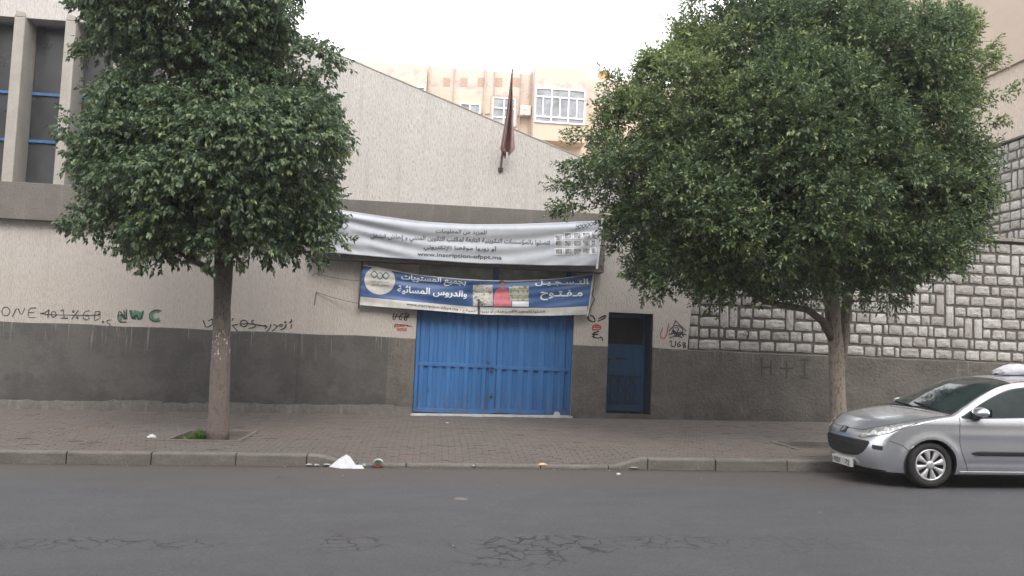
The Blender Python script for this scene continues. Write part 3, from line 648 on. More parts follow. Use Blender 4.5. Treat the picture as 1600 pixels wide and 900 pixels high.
# ================================================================== STONE WALL to the right
sw = thing('stone_wall', 'tall pale rubble stone wall with grey rendered base, right of the school', 'wall', (9, D, 0))
SX1 = 26.0; ZC_ = at(1600, 379, D).z
MB().box(XR+.004, SX1, D+.045, D+.5, Z_DADO-.04, ZC_).build('mortar_bed', 'mortar', parent=sw)
b_ = MB(); L = []; n = 120
for i in range(n+1):
    x = XR-.03+(SX1-XR)*i/n; zt = Z_DADO-.012+.03*noise.noise(Vector((x*2.2, 0, 5)))+.01*noise.noise(Vector((x*9, 0, 5)))
    L.append([(x, D-.027, gx(x)-.1), (x, D-.027, zt-.02), (x, D-.0, zt), (x, D+.12, zt+.01)])
b_.grid(L).build('rendered_base', 'dado_coarse', parent=sw)
def stone_variant(s_):
    r = np.random.default_rng(s_); m_ = MB(); N = 4
    P = []
    for j in range(N+1):
        row = []
        for i in range(N+1):
            u, w = i/N, j/N; e = min(u, 1-u, w, 1-w)
            x = u-.5; z = w-.5
            if i in (0, N) and j in (0, N): x *= .965; z *= .94
            if e == 0: yy = -.55-.1*r.random(); x += r.normal(0, .012); z += r.normal(0, .02)
            else: yy = -.92-.42*r.random(); x += r.normal(0, .02); z += r.normal(0, .02)
            row.append((x, yy, z))
        P.append(row)
    m_.grid(P)
    ring = [(0, i) for i in range(N+1)]+[(j, N) for j in range(1, N+1)]+[(N, i) for i in range(N-1, -1, -1)]+[(j, 0) for j in range(N-1, 0, -1)]
    k = len(m_.v)
    for (j, i) in ring: x, y, z = P[j][i]; m_.v.append((x, .3, z))
    for q in range(len(ring)):
        a = ring[q][0]*(N+1)+ring[q][1]; b = ring[(q+1) % len(ring)]; b = b[0]*(N+1)+b[1]
        m_.f.append((a, k+q, k+(q+1) % len(ring), b))
    me = bpy.data.meshes.new('stone'); me.from_pydata(m_.v, [], m_.f); me.materials.append(MAT['stone']); me.update(); return me
SV = [stone_variant(i) for i in range(9)]
def lay_stones(parent, u0, u1, z0, z1, rh, place, wmin=.21, wmax=.47, tall=.1, seed=1):
    r = np.random.default_rng(seed); nr = int(round((z1-z0)/rh)); rh = (z1-z0)/nr; blocked = {}
    for j in range(nr):
        u = u0; spans = sorted(blocked.get(j, []))
        while u < u1-.08:
            hit = [s_ for s_ in spans if s_[0]-.01 <= u < s_[1]]
            if hit: u = hit[0][1]; continue
            nxt = min([s_[0] for s_ in spans if s_[0] > u]+[u1])
            isT = r.random() < tall and j+1 < nr and nxt-u > .22
            w = .19+.04*r.random() if isT else (.13 if r.random() < .08 else r.uniform(wmin, wmax))
            if nxt-u-w < .12: w = nxt-u if nxt-u < wmax+.05 else (nxt-u)/2
            h = rh*(2 if isT else 1)
            if isT: blocked.setdefault(j+1, []).append((u, u+w))
            g_ = .050*(.7+.6*r.random())
            o = bpy.data.objects.new('stone', SV[r.integers(9)]); COL.objects.link(o)
            place(o, u+w/2+r.normal(0, .005), z0+j*rh+h/2+r.normal(0, .006), max(.05, w-g_), h-g_*1.05, r)
            o.parent = parent; o.location = Vector(o.location)-ORG[parent.name]; u += w
def place_front(o, u, z, w, h, r):
    o.location = (u, D+.045, z); o.scale = (w, .035, h); o.rotation_euler = (0, r.normal(0, .014), 0)
lay_stones(sw, XR+.26, 13.7, Z_DADO+.0, ZC_-.04, .245, place_front, seed=4)
lay_stones(sw, XR+.03, XR+.26, Z_DADO+.0, Z_DADO+1.5, .25, place_front, .2, .24, 0, seed=5)
cp = MB(); x = XR+.2
while x < 20:
    w = .9; cp.hexa([(x, D-.05, ZC_), (x+w-.006, D-.05, ZC_), (x+w-.006, D+.55, ZC_), (x, D+.55, ZC_)], [(x, D-.05, ZC_+.075), (x+w-.006, D-.05, ZC_+.075), (x+w-.006, D+.55, ZC_+.09), (x, D+.55, ZC_+.09)]); x += w
[bevel(o_, .01) for o_ in build_each(cp, 'coping_stone', 'coping', parent=sw)]
v = at(1164, 520, D); v2 = at(1242, 524, D)
for (p_, r_) in ((v, .05), (at(1171, 528, D), .028), (at(1247, 521, D), .02)):
    MB().tube([(p_.x, D-.03, p_.z), (p_.x+.005, D-.006, p_.z)], [r_*.7, r_], 9, 1.2).build('plaster_dab', 'paper_wet', parent=sw)

# ================================================================== SIDE BUILDING behind the stone wall
sb = thing('side_building', 'tan rendered building with stone clad lower wall rising behind the stone wall', 'building', (13.4, 19, 0))
BX = 13.3; z_s = 6.93; z_t = 8.72
MB().box(BX+.05, 22, D+.1, 24.5, ZC_-.3, z_s).build('mortar_bed', 'mortar', parent=sb)
MB().box(BX+.02, 22, D+.09, 24.5, z_s, z_t).build('wall', 'side_render', parent=sb)
MB().box(BX-.06, 22, D+.04, 24.5, z_t, 15.5).build('upper_wall', 'tan_render', parent=sb)
MB().box(BX-.02, BX+.05, D+.11, 24.5, z_s-.0, z_s+.045).build('string_course', 'mortar', parent=sb)
def place_side(o, u, z, w, h, r):
    o.location = (BX+.05, u, z); o.scale = (w, .035, h); o.rotation_euler = (0, 0, -math.pi/2)
lay_stones(sb, D+.12, 20.4, ZC_-.1, z_s-.01, .245, place_side, .22, .4, .12, seed=9)
def place_gable(o, u, z, w, h, r):
    o.location = (u, D+.1, z); o.scale = (w, .035, h)
lay_stones(sb, BX+.06, 18.2, ZC_+.1, z_s-.01, .245, place_gable, .24, .45, .12, seed=10)

# ================================================================== BUILDING behind the school
YB = 44.0
ab = thing('apartment_building', 'peach apartment block with peeling parapet and white framed windows, behind the school', 'building', (4, YB, 0))
def q(px, py, Y=YB): v = at(px, py, Y); return v.x, v.z
zr = q(750, 110)[1]; zr2 = q(875, 105, YB-1.2)[1]
flat = MB()
flat.box(-7.5, 24, YB, YB+.3, 0, zr).box(-7.5, 24, YB+10, YB+10.3, 0, zr).box(-7.5, -7.2, YB+.3, YB+10, 0, zr).box(23.7, 24, YB+.3, YB+10, 0, zr)
flat.build('wall', 'peach_render', parent=ab)
MB().box(-7.2, 23.7, YB+.3, YB+10, zr-1.2, zr-1).build('roof', 'pipe', parent=ab)
def bay(x0, x1, z0, zt_, name='bay'):
    b = MB().box(x0, x1, YB-1.2, YB, z0, zt_); return bevel(b.build(name, 'peach_render', parent=ab), .03)
xa, xb = q(834, 160, YB-1.2)[0], q(917, 160, YB-1.2)[0]; zlo = q(875, 221, YB-1.2)[1]
b1 = bay(xa, xb, zlo, zr2)
xc, xd = q(583, 120, YB-1.2)[0], q(667, 120, YB-1.2)[0]; bay(xc, xd, q(620, 215, YB-1.2)[1], q(620, 98, YB-1.2)[1]); bay(xb+5.5, xb+8.5, zlo, zr2)
bay(xa, xb, zlo-4.3, zlo-1.0)
def window(px0, px1, py0, py1, Y, nx, rowsz, host):
    xa, za = q(px0, py1, Y); xb, zb_ = q(px1, py0, Y); g = MB().box(xa, xb, Y-.03, Y-.012, za, zb_).build('window', 'curtain', parent=host)
    f = MB(); w = .075
    f.box(xa, xa+w, Y-.09, Y-.031, za, zb_).box(xb-w, xb, Y-.09, Y-.031, za, zb_).box(xa+w, xb-w, Y-.09, Y-.031, za, za+w).box(xa+w, xb-w, Y-.09, Y-.031, zb_-w, zb_)
    for r_ in rowsz: z = za+(zb_-za)*r_; f.box(xa+w, xb-w, Y-.088, Y-.032, z-w/2, z+w/2)
    for i in range(1, nx):
        x = xa+(xb-xa)*i/nx; f.box(x-w/2, x+w/2, Y-.092, Y-.0325, za+w, zb_-w)
    f.build('frame', 'pvc_white', parent=g)
    return g, (xa, xb, za, zb_)
g, (xa_, xb_, za_, zb_) = window(834, 915, 142, 191, YB-1.2, 3, [.17, .74], ab)
m_ = MB()
for i in range(3):
    x = xa_+(xb_-xa_)*(i+.5)/3; m_.box(x-.03, x+.03, YB-1.28, YB-1.235, za_+(zb_-za_)*.19, za_+(zb_-za_)*.72)
build_each(m_, 'mullion', 'pvc_white', parent=g)
window(717, 751, 163, 192, YB, 2, [.5], ab); window(645, 665, 136, 160, YB-1.2, 1, [], ab); window(768, 806, 154, 196, YB, 2, [.3, .62], ab)
xa_, za_ = q(768, 196); xb_, zb_ = q(806, 154)
MB().box(xa_-.06, xb_+.06, YB-.1, YB-.001, zb_, zb_+.12).box(xa_-.1, xa_, YB-.1, YB-.001, za_, zb_).box(xb_, xb_+.1, YB-.1, YB-.001, za_, zb_).build('window_surround', 'pipe', parent=ab)
for px in (698, 725, 752, 779, 806): # blocked vents
    a = q(px-6, 135); b = q(px+6, 122); MB().box(a[0], b[0], YB-.012, YB-.001, a[1], b[1]).build('blocked_vent', 'peach_dark', parent=ab)
for px, w in ((709, .05), (757, .1), (772, .04), (813, .04), (829, .12), (669, .1)):
    x = q(px, 150)[0]; MB().box(x-w/2, x+w/2, YB-.14, YB-.02, 3, zr+.1).build('pipe', 'pipe', parent=ab)
cb = MB(); a = Vector((q(750, 177)[0], YB-.05, q(750, 177)[1])); b = Vector((q(770, 178)[0], YB-.05, q(770, 178)[1])); cb.tube([a, (a+b)/2+Vector((0, 0, -.05)), b], .02, 4)
a = Vector((q(806, 182)[0], YB-.05, q(806, 182)[1])); b = Vector((q(830, 172)[0], YB-.05, q(830, 172)[1])); cb.tube([a, (a+b)/2+Vector((0, 0, -.12)), b], .02, 4); build_each(cb, 'cable', 'rope', parent=ab)
ac = thing('air_conditioner', 'small white air conditioner unit beside the white framed bay window', 'air conditioner', (q(821, 175)[0], YB-.4, q(821, 180)[1]))
xa_, za_ = q(813, 179, YB-.5); xb_, zb_ = q(830, 165, YB-.5)
bevel(MB().box(xa_, xb_, YB-.5, YB-.12, za_, zb_).build('casing', 'ac_white', parent=ac), .02)
cx_ = xa_+(xb_-xa_)*.38; cz_ = (za_+zb_)/2; rr = (zb_-za_)*.4
MB().tube([(cx_, YB-.515, cz_), (cx_, YB-.501, cz_)], rr, 20).build('fan_grille', 'galvanised', parent=ac)
MB().tube([(cx_, YB-.53, cz_), (cx_, YB-.516, cz_)], rr*.25, 10).build('fan_hub', 'pipe', parent=ac)
MB().box(xa_+.05, xa_+.1, YB-.5, YB-.01, za_-.06, za_-.002).build('bracket', 'pipe', parent=ac)
dx_, dz_ = q(948, 108, YB-.6)
dish = thing('satellite_dish', 'rusty orange satellite dish on the peach parapet, touching the tree crown', 'satellite dish', (dx_, YB-.5+1.2, zr))
m_ = MB(); L = []
for i in range(7):
    r_ = .42*i/6; L.append([(dx_+r_*math.cos(a)*.95, YB+.5-.3+r_*r_*-.6, zr+.25+r_*math.sin(a)*.75+.0) for a in [2*math.pi*j/18 for j in range(19)]])
m_.grid(L).build('reflector', 'dish_rust', parent=dish, smooth=True); MB().tube([(dx_, YB+.25, zr+.25), (dx_, YB+.5, zr-.01+.0)], .03, 6).build('mount', 'pipe', parent=dish)
for i, (px, py, hh, lab) in enumerate(((765, 100, .7, 'thin rooftop aerial left of the flagpole tip'), (828, 96, .9, 'slanting rooftop aerial beside the bay with the white window'))):
    x, z = q(px, py); an = thing('roof_aerial', lab, 'aerial', (x, YB+.3, zr), 'aerials on the peach roof')
    MB().tube([(x, YB+.15, zr-.01), (x+.18*hh, YB+.15, zr+hh)], .014, 5).build('mast', 'galvanised', parent=an)
    m_ = MB()
    for j in range(4): m_.tube([(x+.18*hh-.2+.02*j, YB+.15, zr+hh-.1*j), (x+.18*hh+.2, YB+.15, zr+hh-.1*j+.03)], .008, 4)
    build_each(m_, 'antenna_rod', 'galvanised', parent=an)
# the street front behind the camera (shades the street and shows in reflections)
ob = thing('opposite_building', 'plain four storey building on the near side of the street, behind the viewer', 'building', (0, -4.5, 0))
MB().box(-32, 34, -12, -4.5, -.7, 13).build('wall', 'opposite_render', parent=ob)
for fl in range(4):
    for i in range(-10, 11):
        MB().box(i*3-.6, i*3+.6, -4.49, -4.45, .9+fl*3.1, 2.4+fl*3.1).build('window', 'glass_dark', parent=ob)

# ================================================================== BANNERS
def lerp_poly(pts, x):
    for (a, b), (c, d) in zip(pts, pts[1:]):
        if x <= c: return b+(d-b)*(x-a)/(c-a)
    return pts[-1][1]
def smooth_poly(pts):
    def f(x): return sum(lerp_poly(pts, x+k) for k in (-14, -7, 0, 7, 14))/5 if pts[0][0]+14 < x < pts[-1][0]-14 else lerp_poly(pts, x)
    return f
WTOP = smooth_poly([(496, 321), (540, 329), (600, 338), (660, 346), (735, 350.5), (810, 350), (880, 347), (942, 344)])
WBOT = smooth_poly([(496, 394), (566, 399), (640, 405), (750, 412), (860, 415), (934, 416)])
BTOP = smooth_poly([(566, 413.5), (600, 419), (640, 427), (690, 433), (740, 437), (800, 438.5), (860, 436), (927, 428)])
BBOT = smooth_poly([(560, 477), (620, 482), (690, 487), (750, 492), (800, 493), (860, 494), (918, 492)])
def wfold(px, py):
    t = (px-496)/446; h = py-WTOP(px); bow = 1-((px-735)/225)**2
    r = h/(1+1.3*max(0, bow))
    a = .03*math.sin(r*.62+.4)*math.exp(-r/24)*(.35+.65*max(0, bow)) + .016*math.sin(h*.33-px*.011+1)*math.exp(-((px-560)/90)**2)
    a += .02*math.sin((px+h*1.5)*.11)*math.exp(-((px-925)/26)**2) + .012*math.sin(px*.03+h*.04)
    return a-.05*math.exp(-((h-7)/5.)**2)*max(0, bow)
def white_pt(off):
    def f(px, py):
        v = at(px, py, D-.46); return (v.x, v.y+wfold(px, py)-off, v.z)
    return f
def bfold(px, py):
    h = py-BTOP(px)
    a = .018*math.sin(h*.23-px*.021)*math.exp(-((px-720)/150)**2)+.02*math.sin(px*.05+h*.07)+.014*math.sin(h*.5+px*.03)*math.exp(-h/26)
    return a+.02*math.sin(px*.16+h*.1)*math.exp(-((px-745)/40)**2)
def blue_pt(off):
    def f(px, py):
        v = at(px, py, D-.17); return (v.x, v.y+bfold(px, py)-off, v.z)
    return f
def sheet(fn, x0, x1, top, bot, nx, ny, thick=0):
    m_ = MB(); P = []
    for j in range(ny+1):
        P.append([fn(x0(j/ny)+(x1(j/ny)-x0(j/ny))*i/nx, top(x0(j/ny)+(x1(j/ny)-x0(j/ny))*i/nx)*(1-j/ny)+bot(x0(j/ny)+(x1(j/ny)-x0(j/ny))*i/nx)*j/ny) for i in range(nx+1)])
    return m_.grid(P)
def patch(fn, x0, x1, y0, y1, n=6):
    m_ = MB(); yy0 = y0 if callable(y0) else (lambda x: y0); yy1 = y1 if callable(y1) else (lambda x: y1)
    return m_.grid([[fn(x0+(x1-x0)*i/n, yy0(x0+(x1-x0)*i/n)*(1-j/n)+yy1(x0+(x1-x0)*i/n)*j/n) for i in range(n+1)] for j in range(n+1)])
wl_ = at(720, 380, D-.46)
wb = thing('banner', 'white sagging cloth banner with grey Arabic lines, upper of the two above the gate', 'banner', (wl_.x, wl_.y, wl_.z))
wf0 = white_pt(0); wf = white_pt(.012)
cl = sheet(wf0, lambda t: 496, lambda t: 942-9*t, WTOP, WBOT, 180, 40).build('cloth', 'banner_white', parent=wb, smooth=True)
sm_ = cl.modifiers.new('thick', 'SOLIDIFY'); sm_.thickness = .002; sm_.offset = 1
for body, x0, y0, x1, y1, h, off, ar in (('للمزيد من المعلومات', 681, 361.5, 760, 364.5, 7.5, .014, True),
        ('اتصلوا بالمؤسسات التكوينية التابعة لمكتب التكوين المهني و إنعاش الشغل', 579, 370, 859, 381, 10.5, .016, True),
        ('أو زوروا موقعنا الإلكتروني', 662, 386, 776, 390, 10.5, .016, True), ('www.inscription-ofppt.ma', 652, 397.5, 784, 403.5, 7.8, .022, False)):
    text_on(wf, body, x0, y0, x1, y1, h, off, ar).build('lettering', 'print_grey', parent=cl)
def diamond(mb, fn, cx, cy, r, w):
    P = [(cx, cy-r), (cx+r, cy), (cx, cy+r), (cx-r, cy)]
    for i in range(4): stroke_on(mb, fn, [P[i], P[(i+1) % 4]], w)
    return mb
lg = MB(); [diamond(lg, white_pt(.012+.0006*i), 519+i*9.5, 351.5+i*.6, 6, 1.5) for i in range(3)]; lg.build('logo', 'print_logo', parent=cl)
text_on(wf, 'مكتب التكوين المهني', 520, 364, 545, 365.5, 4, 0).build('lettering', 'print_grey', parent=cl)
for r_ in range(3):
    for c_ in range(5):
        x0 = 868+c_*14.3-(c_ > 3)*1; y0 = 364.5+r_*12.2+c_*.3-c_*.6
        if (r_, c_) == (0, 0): y0 += 3
        w_ = 10.5 if c_ < 4 else 6
        patch(white_pt(.008), x0-1.3, x0+w_+1.3, y0-1.2, y0+9.6, 4).build('photo_border', 'print_white', parent=cl)
        patch(wf, x0, x0+w_, y0, y0+8.3, 4).build('photo', 'photo_grey', parent=cl)
tw = MB()
for i in range(7): stroke_on(tw, white_pt(.013+i*.0004), [(899+i*6, 359.5-i*1.4), (905+i*6, 352-i*1.2)], 1); stroke_on(tw, white_pt(.016+i*.0004), [(900+i*6, 352-i*1.3), (906+i*6, 358-i*1.5)], 1)
build_each(tw, 'lacing', 'print_dark', parent=cl)
pole_a, pole_b = at(941.5, 341, D-.47), at(932.5, 420, D-.47)
MB().tube([pole_a, pole_b], .022, 8).build('batten', 'galvanised', parent=wb)
hk = at(949, 336, D-.343); rp = MB()
for py in (345, 352, 360): a = at(941, py, D-.47); rp.tube([a, (a+hk)/2+Vector((0, -.01, -.01)), hk], .006, 4)
lo = at(930, 417, D-.47); rp.tube([lo, at(940, 414, D-.36), at(942, 421, D-.35)], .007, 4); rp.tube([at(496, 322, D-.46), at(484, 318, D-.34)], .006, 4); rp.tube([at(496, 394, D-.46), at(484, 399, D-.34)], .006, 4)
build_each(rp, 'tie', 'rope', parent=wb)
bl_ = at(740, 455, D-.17)
bb = thing('banner', 'blue printed vinyl banner with white Arabic lettering and round emblem, lower of the two', 'banner', (bl_.x, bl_.y, bl_.z))
bf0 = blue_pt(0); bf = blue_pt(.012); bf3 = blue_pt(.006)
cb_ = sheet(bf0, lambda t: 566-6*t, lambda t: 927-9*t, BTOP, BBOT, 160, 36).build('sheet', 'banner_blue', parent=bb, smooth=True)
sm_ = cb_.modifiers.new('thick', 'SOLIDIFY'); sm_.thickness = .002; sm_.offset = 1
stp = lambda x: BTOP(x)+(BBOT(x)-BTOP(x))*.80-1.0
patch(bf3, 561.3, 746, stp, lambda x: BBOT(x)-.6, 40).build('white_strip', 'banner_strip', parent=cb_)
patch(bf3, 750, 917.5, stp, lambda x: BBOT(x)-.6, 40).build('white_strip', 'banner_strip', parent=cb_)
patch(blue_pt(.009), 746.2, 749.4, lambda x: BTOP(x)+30, lambda x: BBOT(x)+.5, 8).build('tear', 'print_dark', parent=cb_)
patch(blue_pt(.009), 567, 926, lambda x: BTOP(x)+.2, lambda x: BTOP(x)+1.6, 40).build('hem', 'banner_strip', parent=cb_)
ci = MB(); R_ = 24; cxp, cyp = 593.5, 438; L = []
for i in range(9):
    r_ = R_*i/8; L.append([blue_pt(.007)(cxp+r_*math.cos(a), max(cyp+r_*math.sin(a)*.93, BTOP(cxp+r_*math.cos(a))+1.5)) for a in [2*math.pi*j/40 for j in range(41)]])
ci.grid(L).build('emblem_disc', 'banner_strip', parent=cb_)
lg = MB(); [diamond(lg, blue_pt(.012+.0006*i), 585+i*9, 429+i*1.0-(i == 1)*-1.2, 5.6, 1.4) for i in range(3)]; lg.build('emblem', 'print_logo', parent=cb_)
text_on(blue_pt(.012), 'مكتب التكوين المهني', 579, 439.5, 608, 441, 4, 0).build('lettering', 'print_grey', parent=cb_)
text_on(blue_pt(.012), 'وإنعاش الشغل', 580, 445, 607, 446.5, 4.2, .0).build('lettering', 'print_grey', parent=cb_)
for body, x0, y0, x1, y1, h, off, mt, ar in (('بجميع المستويات', 627, 434, 728, 443, 13, .02, 'print_white', True), ('والدروس المسائية', 621, 452.5, 730, 461, 14, .02, 'print_white', True),
        ('التـسـجـيـل', 836, 442, 919, 441, 11, .02, 'print_white', True), ('مـفـتـوح', 844, 461, 910, 461, 16, .02, 'print_white', True),
        ('www.inscription-ofppt.ma', 635, 475.5, 716, 484, 6, .012, 'print_dark', False), (':', 719, 484, 720.5, 484.2, 3, 0, 'print_dark', False), ('الموقع', 723, 485, 744, 487, 6.5, .01, 'print_dark', True),
        ('اتصلوا بالمعهد الأقرب منكم أو زوروا', 751, 486.5, 851, 487, 7, .014, 'print_dark', True)):
    text_on(bf, body, x0, y0, x1, y1, h, off, ar).build('lettering', mt, parent=cb_)
patch(bf3, 739, 770, 445, 478, 8).build('picture', 'photo_indoor', parent=cb_)
patch(bf3, 795, 826, 447, 470, 8).build('picture', 'photo_garden', parent=cb_)
patch(bf3, 800, 826, 471, 479, 4).build('picture', 'print_white', parent=cb_)
pk = MB(); pp = [(771, 479), (772, 462), (775, 453), (781, 450), (787, 450), (793, 453), (797, 464), (799, 479)]
poly_on(blue_pt(.010), pp, 4).build('printed_figure', 'print_pink', parent=cb_)
pk = MB(); pk.add([blue_pt(.0105)(784+4.6*math.cos(a), 444.5+5.5*math.sin(a)) for a in [2*math.pi*i/14 for i in range(14)]], [tuple(range(14))]).build('printed_head', 'print_skin', parent=cb_)
pk = MB(); pk.add([blue_pt(.0125)(784+5*math.cos(a), 441.5+3*math.sin(a)) for a in [2*math.pi*i/12 for i in range(12)]], [tuple(range(12))]).build('printed_hair', 'print_dark', parent=cb_)
MB().tube([at(566, 398, D-.2), at(566, 414, D-.18), at(560.5, 480, D-.18), at(560.3, 482, D-.18)], .016, 7).build('batten', 'iron_rust', parent=bb)
MB().tube([at(928, 424, D-.18), at(918, 494, D-.18)], .014, 7).build('batten', 'banner_strip', parent=bb)
rp = MB()
def cord(a, b, sag=.03, r=.006):
    a, b = Vector(a), Vector(b); rp.tube([a+(b-a)*t-Vector((0, 0, sag*4*t*(1-t))) for t in (0, .25, .5, .75, 1)], r, 4)
cord(at(563, 439, D-.18), at(500, 429, D-.01), .02); cord(at(500, 429, D-.01), at(493, 427, D-.03), 0); cord(at(493, 427, D-.03), at(488, 431, D-.02), 0)
cord(at(560, 474, D-.18), at(494, 456.5, D-.012), .02); cord(at(494, 456.5, D-.012), at(491, 477, D-.012), 0, .009); cord(at(560.5, 480, D-.18), at(560, 483, D-.12), 0)
cord(at(498, 429, D-.01), at(497, 414, D-.01), 0, .004); cord(at(927, 428, D-.18), at(934, 421, D-.3), 0)
for a, b in (((927, 452), (925, 460)), ((925, 460), (929, 468)), ((929, 468), (924, 478)), ((924, 478), (919, 492)), ((919, 492), (921, 500))): cord(at(*a, D-.05), at(*b, D-.05), 0, .011)
build_each(rp, 'cord', 'rope', parent=bb)

# ================================================================== GRAFFITI (flat paint on the wall)
def wallfn(off):
    def f(px, py): v = at(px, py, D-off); return (v.x, D-off, v.z)
    return f
def graffiti(label, strokes, mat, w=1.7, base=.004, name='graffiti'):
    m_ = MB()
    for i, s_ in enumerate(strokes): stroke_on(m_, wallfn(base+.0004*(i % 9)), s_, w)
    v = m_.v[0]; return tag(m_.build(name, mat, org=v), label, 'graffiti')
def S(ox, oy, sc, *ss): return [[(ox+x/sc, oy+y/sc) for x, y in s_] for s_ in ss]
def circ(cx, cy, rx, ry, n=12, a0=0, a1=2*math.pi): return [(cx+rx*math.cos(a0+(a1-a0)*i/n), cy+ry*math.sin(a0+(a1-a0)*i/n)) for i in range(n+1)]
o_, c_ = 0, 5.714
graffiti('black spray lettering ONE 101%GB.os above the grey base, far left', S(0, 470, c_, circ(52, 95, 36, 40), [(110, 145), (155, 50), (190, 140), (222, 62)], [(325, 65), (262, 62), (245, 148), (318, 150)], [(255, 105), (305, 104)],
    [(355, 112), (400, 108)], [(400, 108), (438, 78)], [(438, 78), (427, 150)], circ(478, 120, 22, 26), [(540, 92), (566, 78)], [(566, 78), (573, 152)], [(540, 156), (606, 155)], [(700, 85), (640, 165)], circ(655, 95, 8, 8), circ(690, 150, 8, 8),
    [(800, 88), (755, 95), (735, 150), (780, 178), (800, 140), (760, 132)], [(850, 95), (840, 172)], [(850, 95), (905, 95), (870, 128), (905, 150), (842, 180)], [(355, 112), (440, 125), (700, 128), (860, 130), (900, 120)],
    circ(920, 190, 8, 8), [(995, 170), (950, 175), (960, 200), (990, 212), (965, 235)]), 'black_spray', 1.25)
gg = MB()
for i, (pts, w_) in enumerate((([(1075, 185), (1078, 105), (1125, 180), (1118, 95)], 4.5), ([(1165, 85), (1195, 175), (1215, 110), (1250, 175), (1275, 95)], 5.5), ([(1190, 100), (1260, 120)], 6), ([(1425, 95), (1365, 95), (1350, 145), (1375, 175), (1425, 165)], 5.5))):
    stroke_on(gg, wallfn(.0030+.0005*i), S(0, 470, c_, pts)[0], w_)
tag(gg.build('graffiti', 'green_spray', org=at(212, 493, D)), 'green painted fill behind the letters NWC on the pale wall', 'graffiti')
graffiti('black outlined letters NWC over green paint on the pale wall', S(0, 470, c_, [(1130, 190), (1052, 190), (1055, 100), (1075, 92), (1130, 188), (1128, 75)], [(1165, 85), (1190, 185), (1213, 108), (1250, 188), (1280, 85)], [(1438, 92), (1400, 78), (1340, 100), (1330, 160), (1380, 188), (1425, 180)], [(1105, 80), (1112, 150)]), 'black_spray', 1.5, .0075)
graffiti('black Arabic and Latin scrawl half hidden by the left tree trunk', S(300, 480, 8.889, [(155, 180), (175, 240), (190, 280), (240, 270), (285, 240), (290, 165)], [(225, 195), (262, 170), (290, 168)], [(555, 190), (575, 150)], [(555, 250), (640, 340)], [(560, 250), (640, 238)],
    circ(720, 225, 52, 46), [(660, 232), (770, 230)], [(860, 180), (820, 195), (840, 225), (890, 250), (860, 285), (785, 292)], [(770, 225), (900, 245), (1050, 268)], [(1000, 245), (1050, 268), (1010, 300)], [(1095, 235), (1085, 290), (1030, 345)],
    [(1130, 245), (1165, 240), (1175, 285), (1115, 330)], [(1170, 280), (1225, 235), (1265, 250), (1230, 275), (1215, 250)], [(1310, 235), (1290, 290), (1225, 318)], circ(1295, 208, 9, 7), [(1385, 235), (1370, 300)], [(1375, 165), (1390, 190), (1340, 220), (1385, 200)]), 'black_spray', 1.7)
graffiti('black letters UGB beside the top left of the blue gate', S(600, 470, 12.86, [(205, 245), (175, 330), (190, 390), (225, 360), (265, 265)], [(390, 250), (320, 300), (300, 370), (340, 385), (365, 340)], [(430, 245), (520, 285), (430, 330), (405, 375), (440, 400), (465, 345), (455, 290)], [(445, 240), (400, 380)], [(190, 320), (330, 318), (515, 330)]), 'black_spray', 1.5)
graffiti('small red scrawl with a year, under black letters left of the gate', S(600, 470, 12.86, [(225, 500), (260, 470), (300, 520), (340, 475), (380, 520), (420, 480)], [(230, 520), (430, 500)], [(255, 560), (285, 545), (290, 575), (262, 600), (300, 600)], circ(330, 575, 18, 25), [(360, 560), (395, 550), (365, 600), (400, 600)], circ(432, 578, 20, 25)), 'red_spray', 1.3)
graffiti('black line crossing out the red scrawl left of the gate', S(600, 470, 12.86, [(215, 535), (215, 480), (250, 465)], [(455, 500), (555, 512)], [(250, 475), (480, 490)]), 'black_spray', 1.3, .0075)
graffiti('black winged scribble between blue banner and narrow door', S(560, 470, 2.857, [(1030, 60), (1022, 80), (1045, 95), (1058, 92), (1050, 70), (1035, 66)], [(1070, 82), (1100, 65), (1108, 70), (1085, 85)], [(1068, 92), (1100, 78)]), 'black_spray', 2.2)
graffiti('red rounded mark on the pier left of the narrow door', S(560, 470, 2.857, [(1045, 128), (1045, 112), (1065, 106), (1083, 114), (1082, 128), (1045, 130)], [(1048, 118), (1080, 120)], [(1052, 112), (1078, 113)]), 'red_spray', 2.0)
graffiti('black wavy scribble under the red mark left of the narrow door', S(560, 470, 2.857, [(1075, 136), (1045, 145), (1055, 158), (1040, 160), (1072, 168), (1085, 160), (1092, 178)], [(1042, 150), (1070, 150)]), 'black_spray', 2.0)
graffiti('dark red angular letter L at the right of the narrow door', S(930, 480, 5, [(528, 155), (500, 235), (552, 248), (575, 125)]), 'red_spray', 1.5)
graffiti('black starry scribble at the right end of the school wall', S(930, 480, 5, [(622, 100), (712, 188)], [(575, 185), (630, 130), (700, 180), (640, 245), (600, 180)], [(590, 215), (615, 170), (640, 230), (665, 180), (690, 230)], [(575, 210), (700, 200), (580, 240)], [(630, 105), (600, 170), (640, 215), (680, 240)], [(600, 190), (712, 215)], [(620, 160), (655, 160), (640, 200)]), 'black_spray', 1.4)
graffiti('black letters UGB low at the right end of the school wall', S(930, 480, 5, [(580, 268), (600, 262), (590, 305), (625, 310), (630, 265)], [(665, 268), (640, 290), (650, 312), (672, 300), (655, 290)], [(685, 275), (690, 315)], [(685, 275), (712, 280), (690, 295), (715, 308), (690, 318)]), 'black_spray', 1.6)
graffiti('faded dark letters H + I on the rendered base of the stone wall', S(1030, 360, 2.807, [(448, 560), (450, 640)], [(490, 568), (490, 636)], [(450, 600), (490, 600)], [(530, 605), (588, 605)], [(558, 572), (558, 650)], [(618, 568), (655, 570)], [(637, 570), (637, 645)], [(620, 645), (655, 650)]), 'grey_spray', 2.8, .0285)

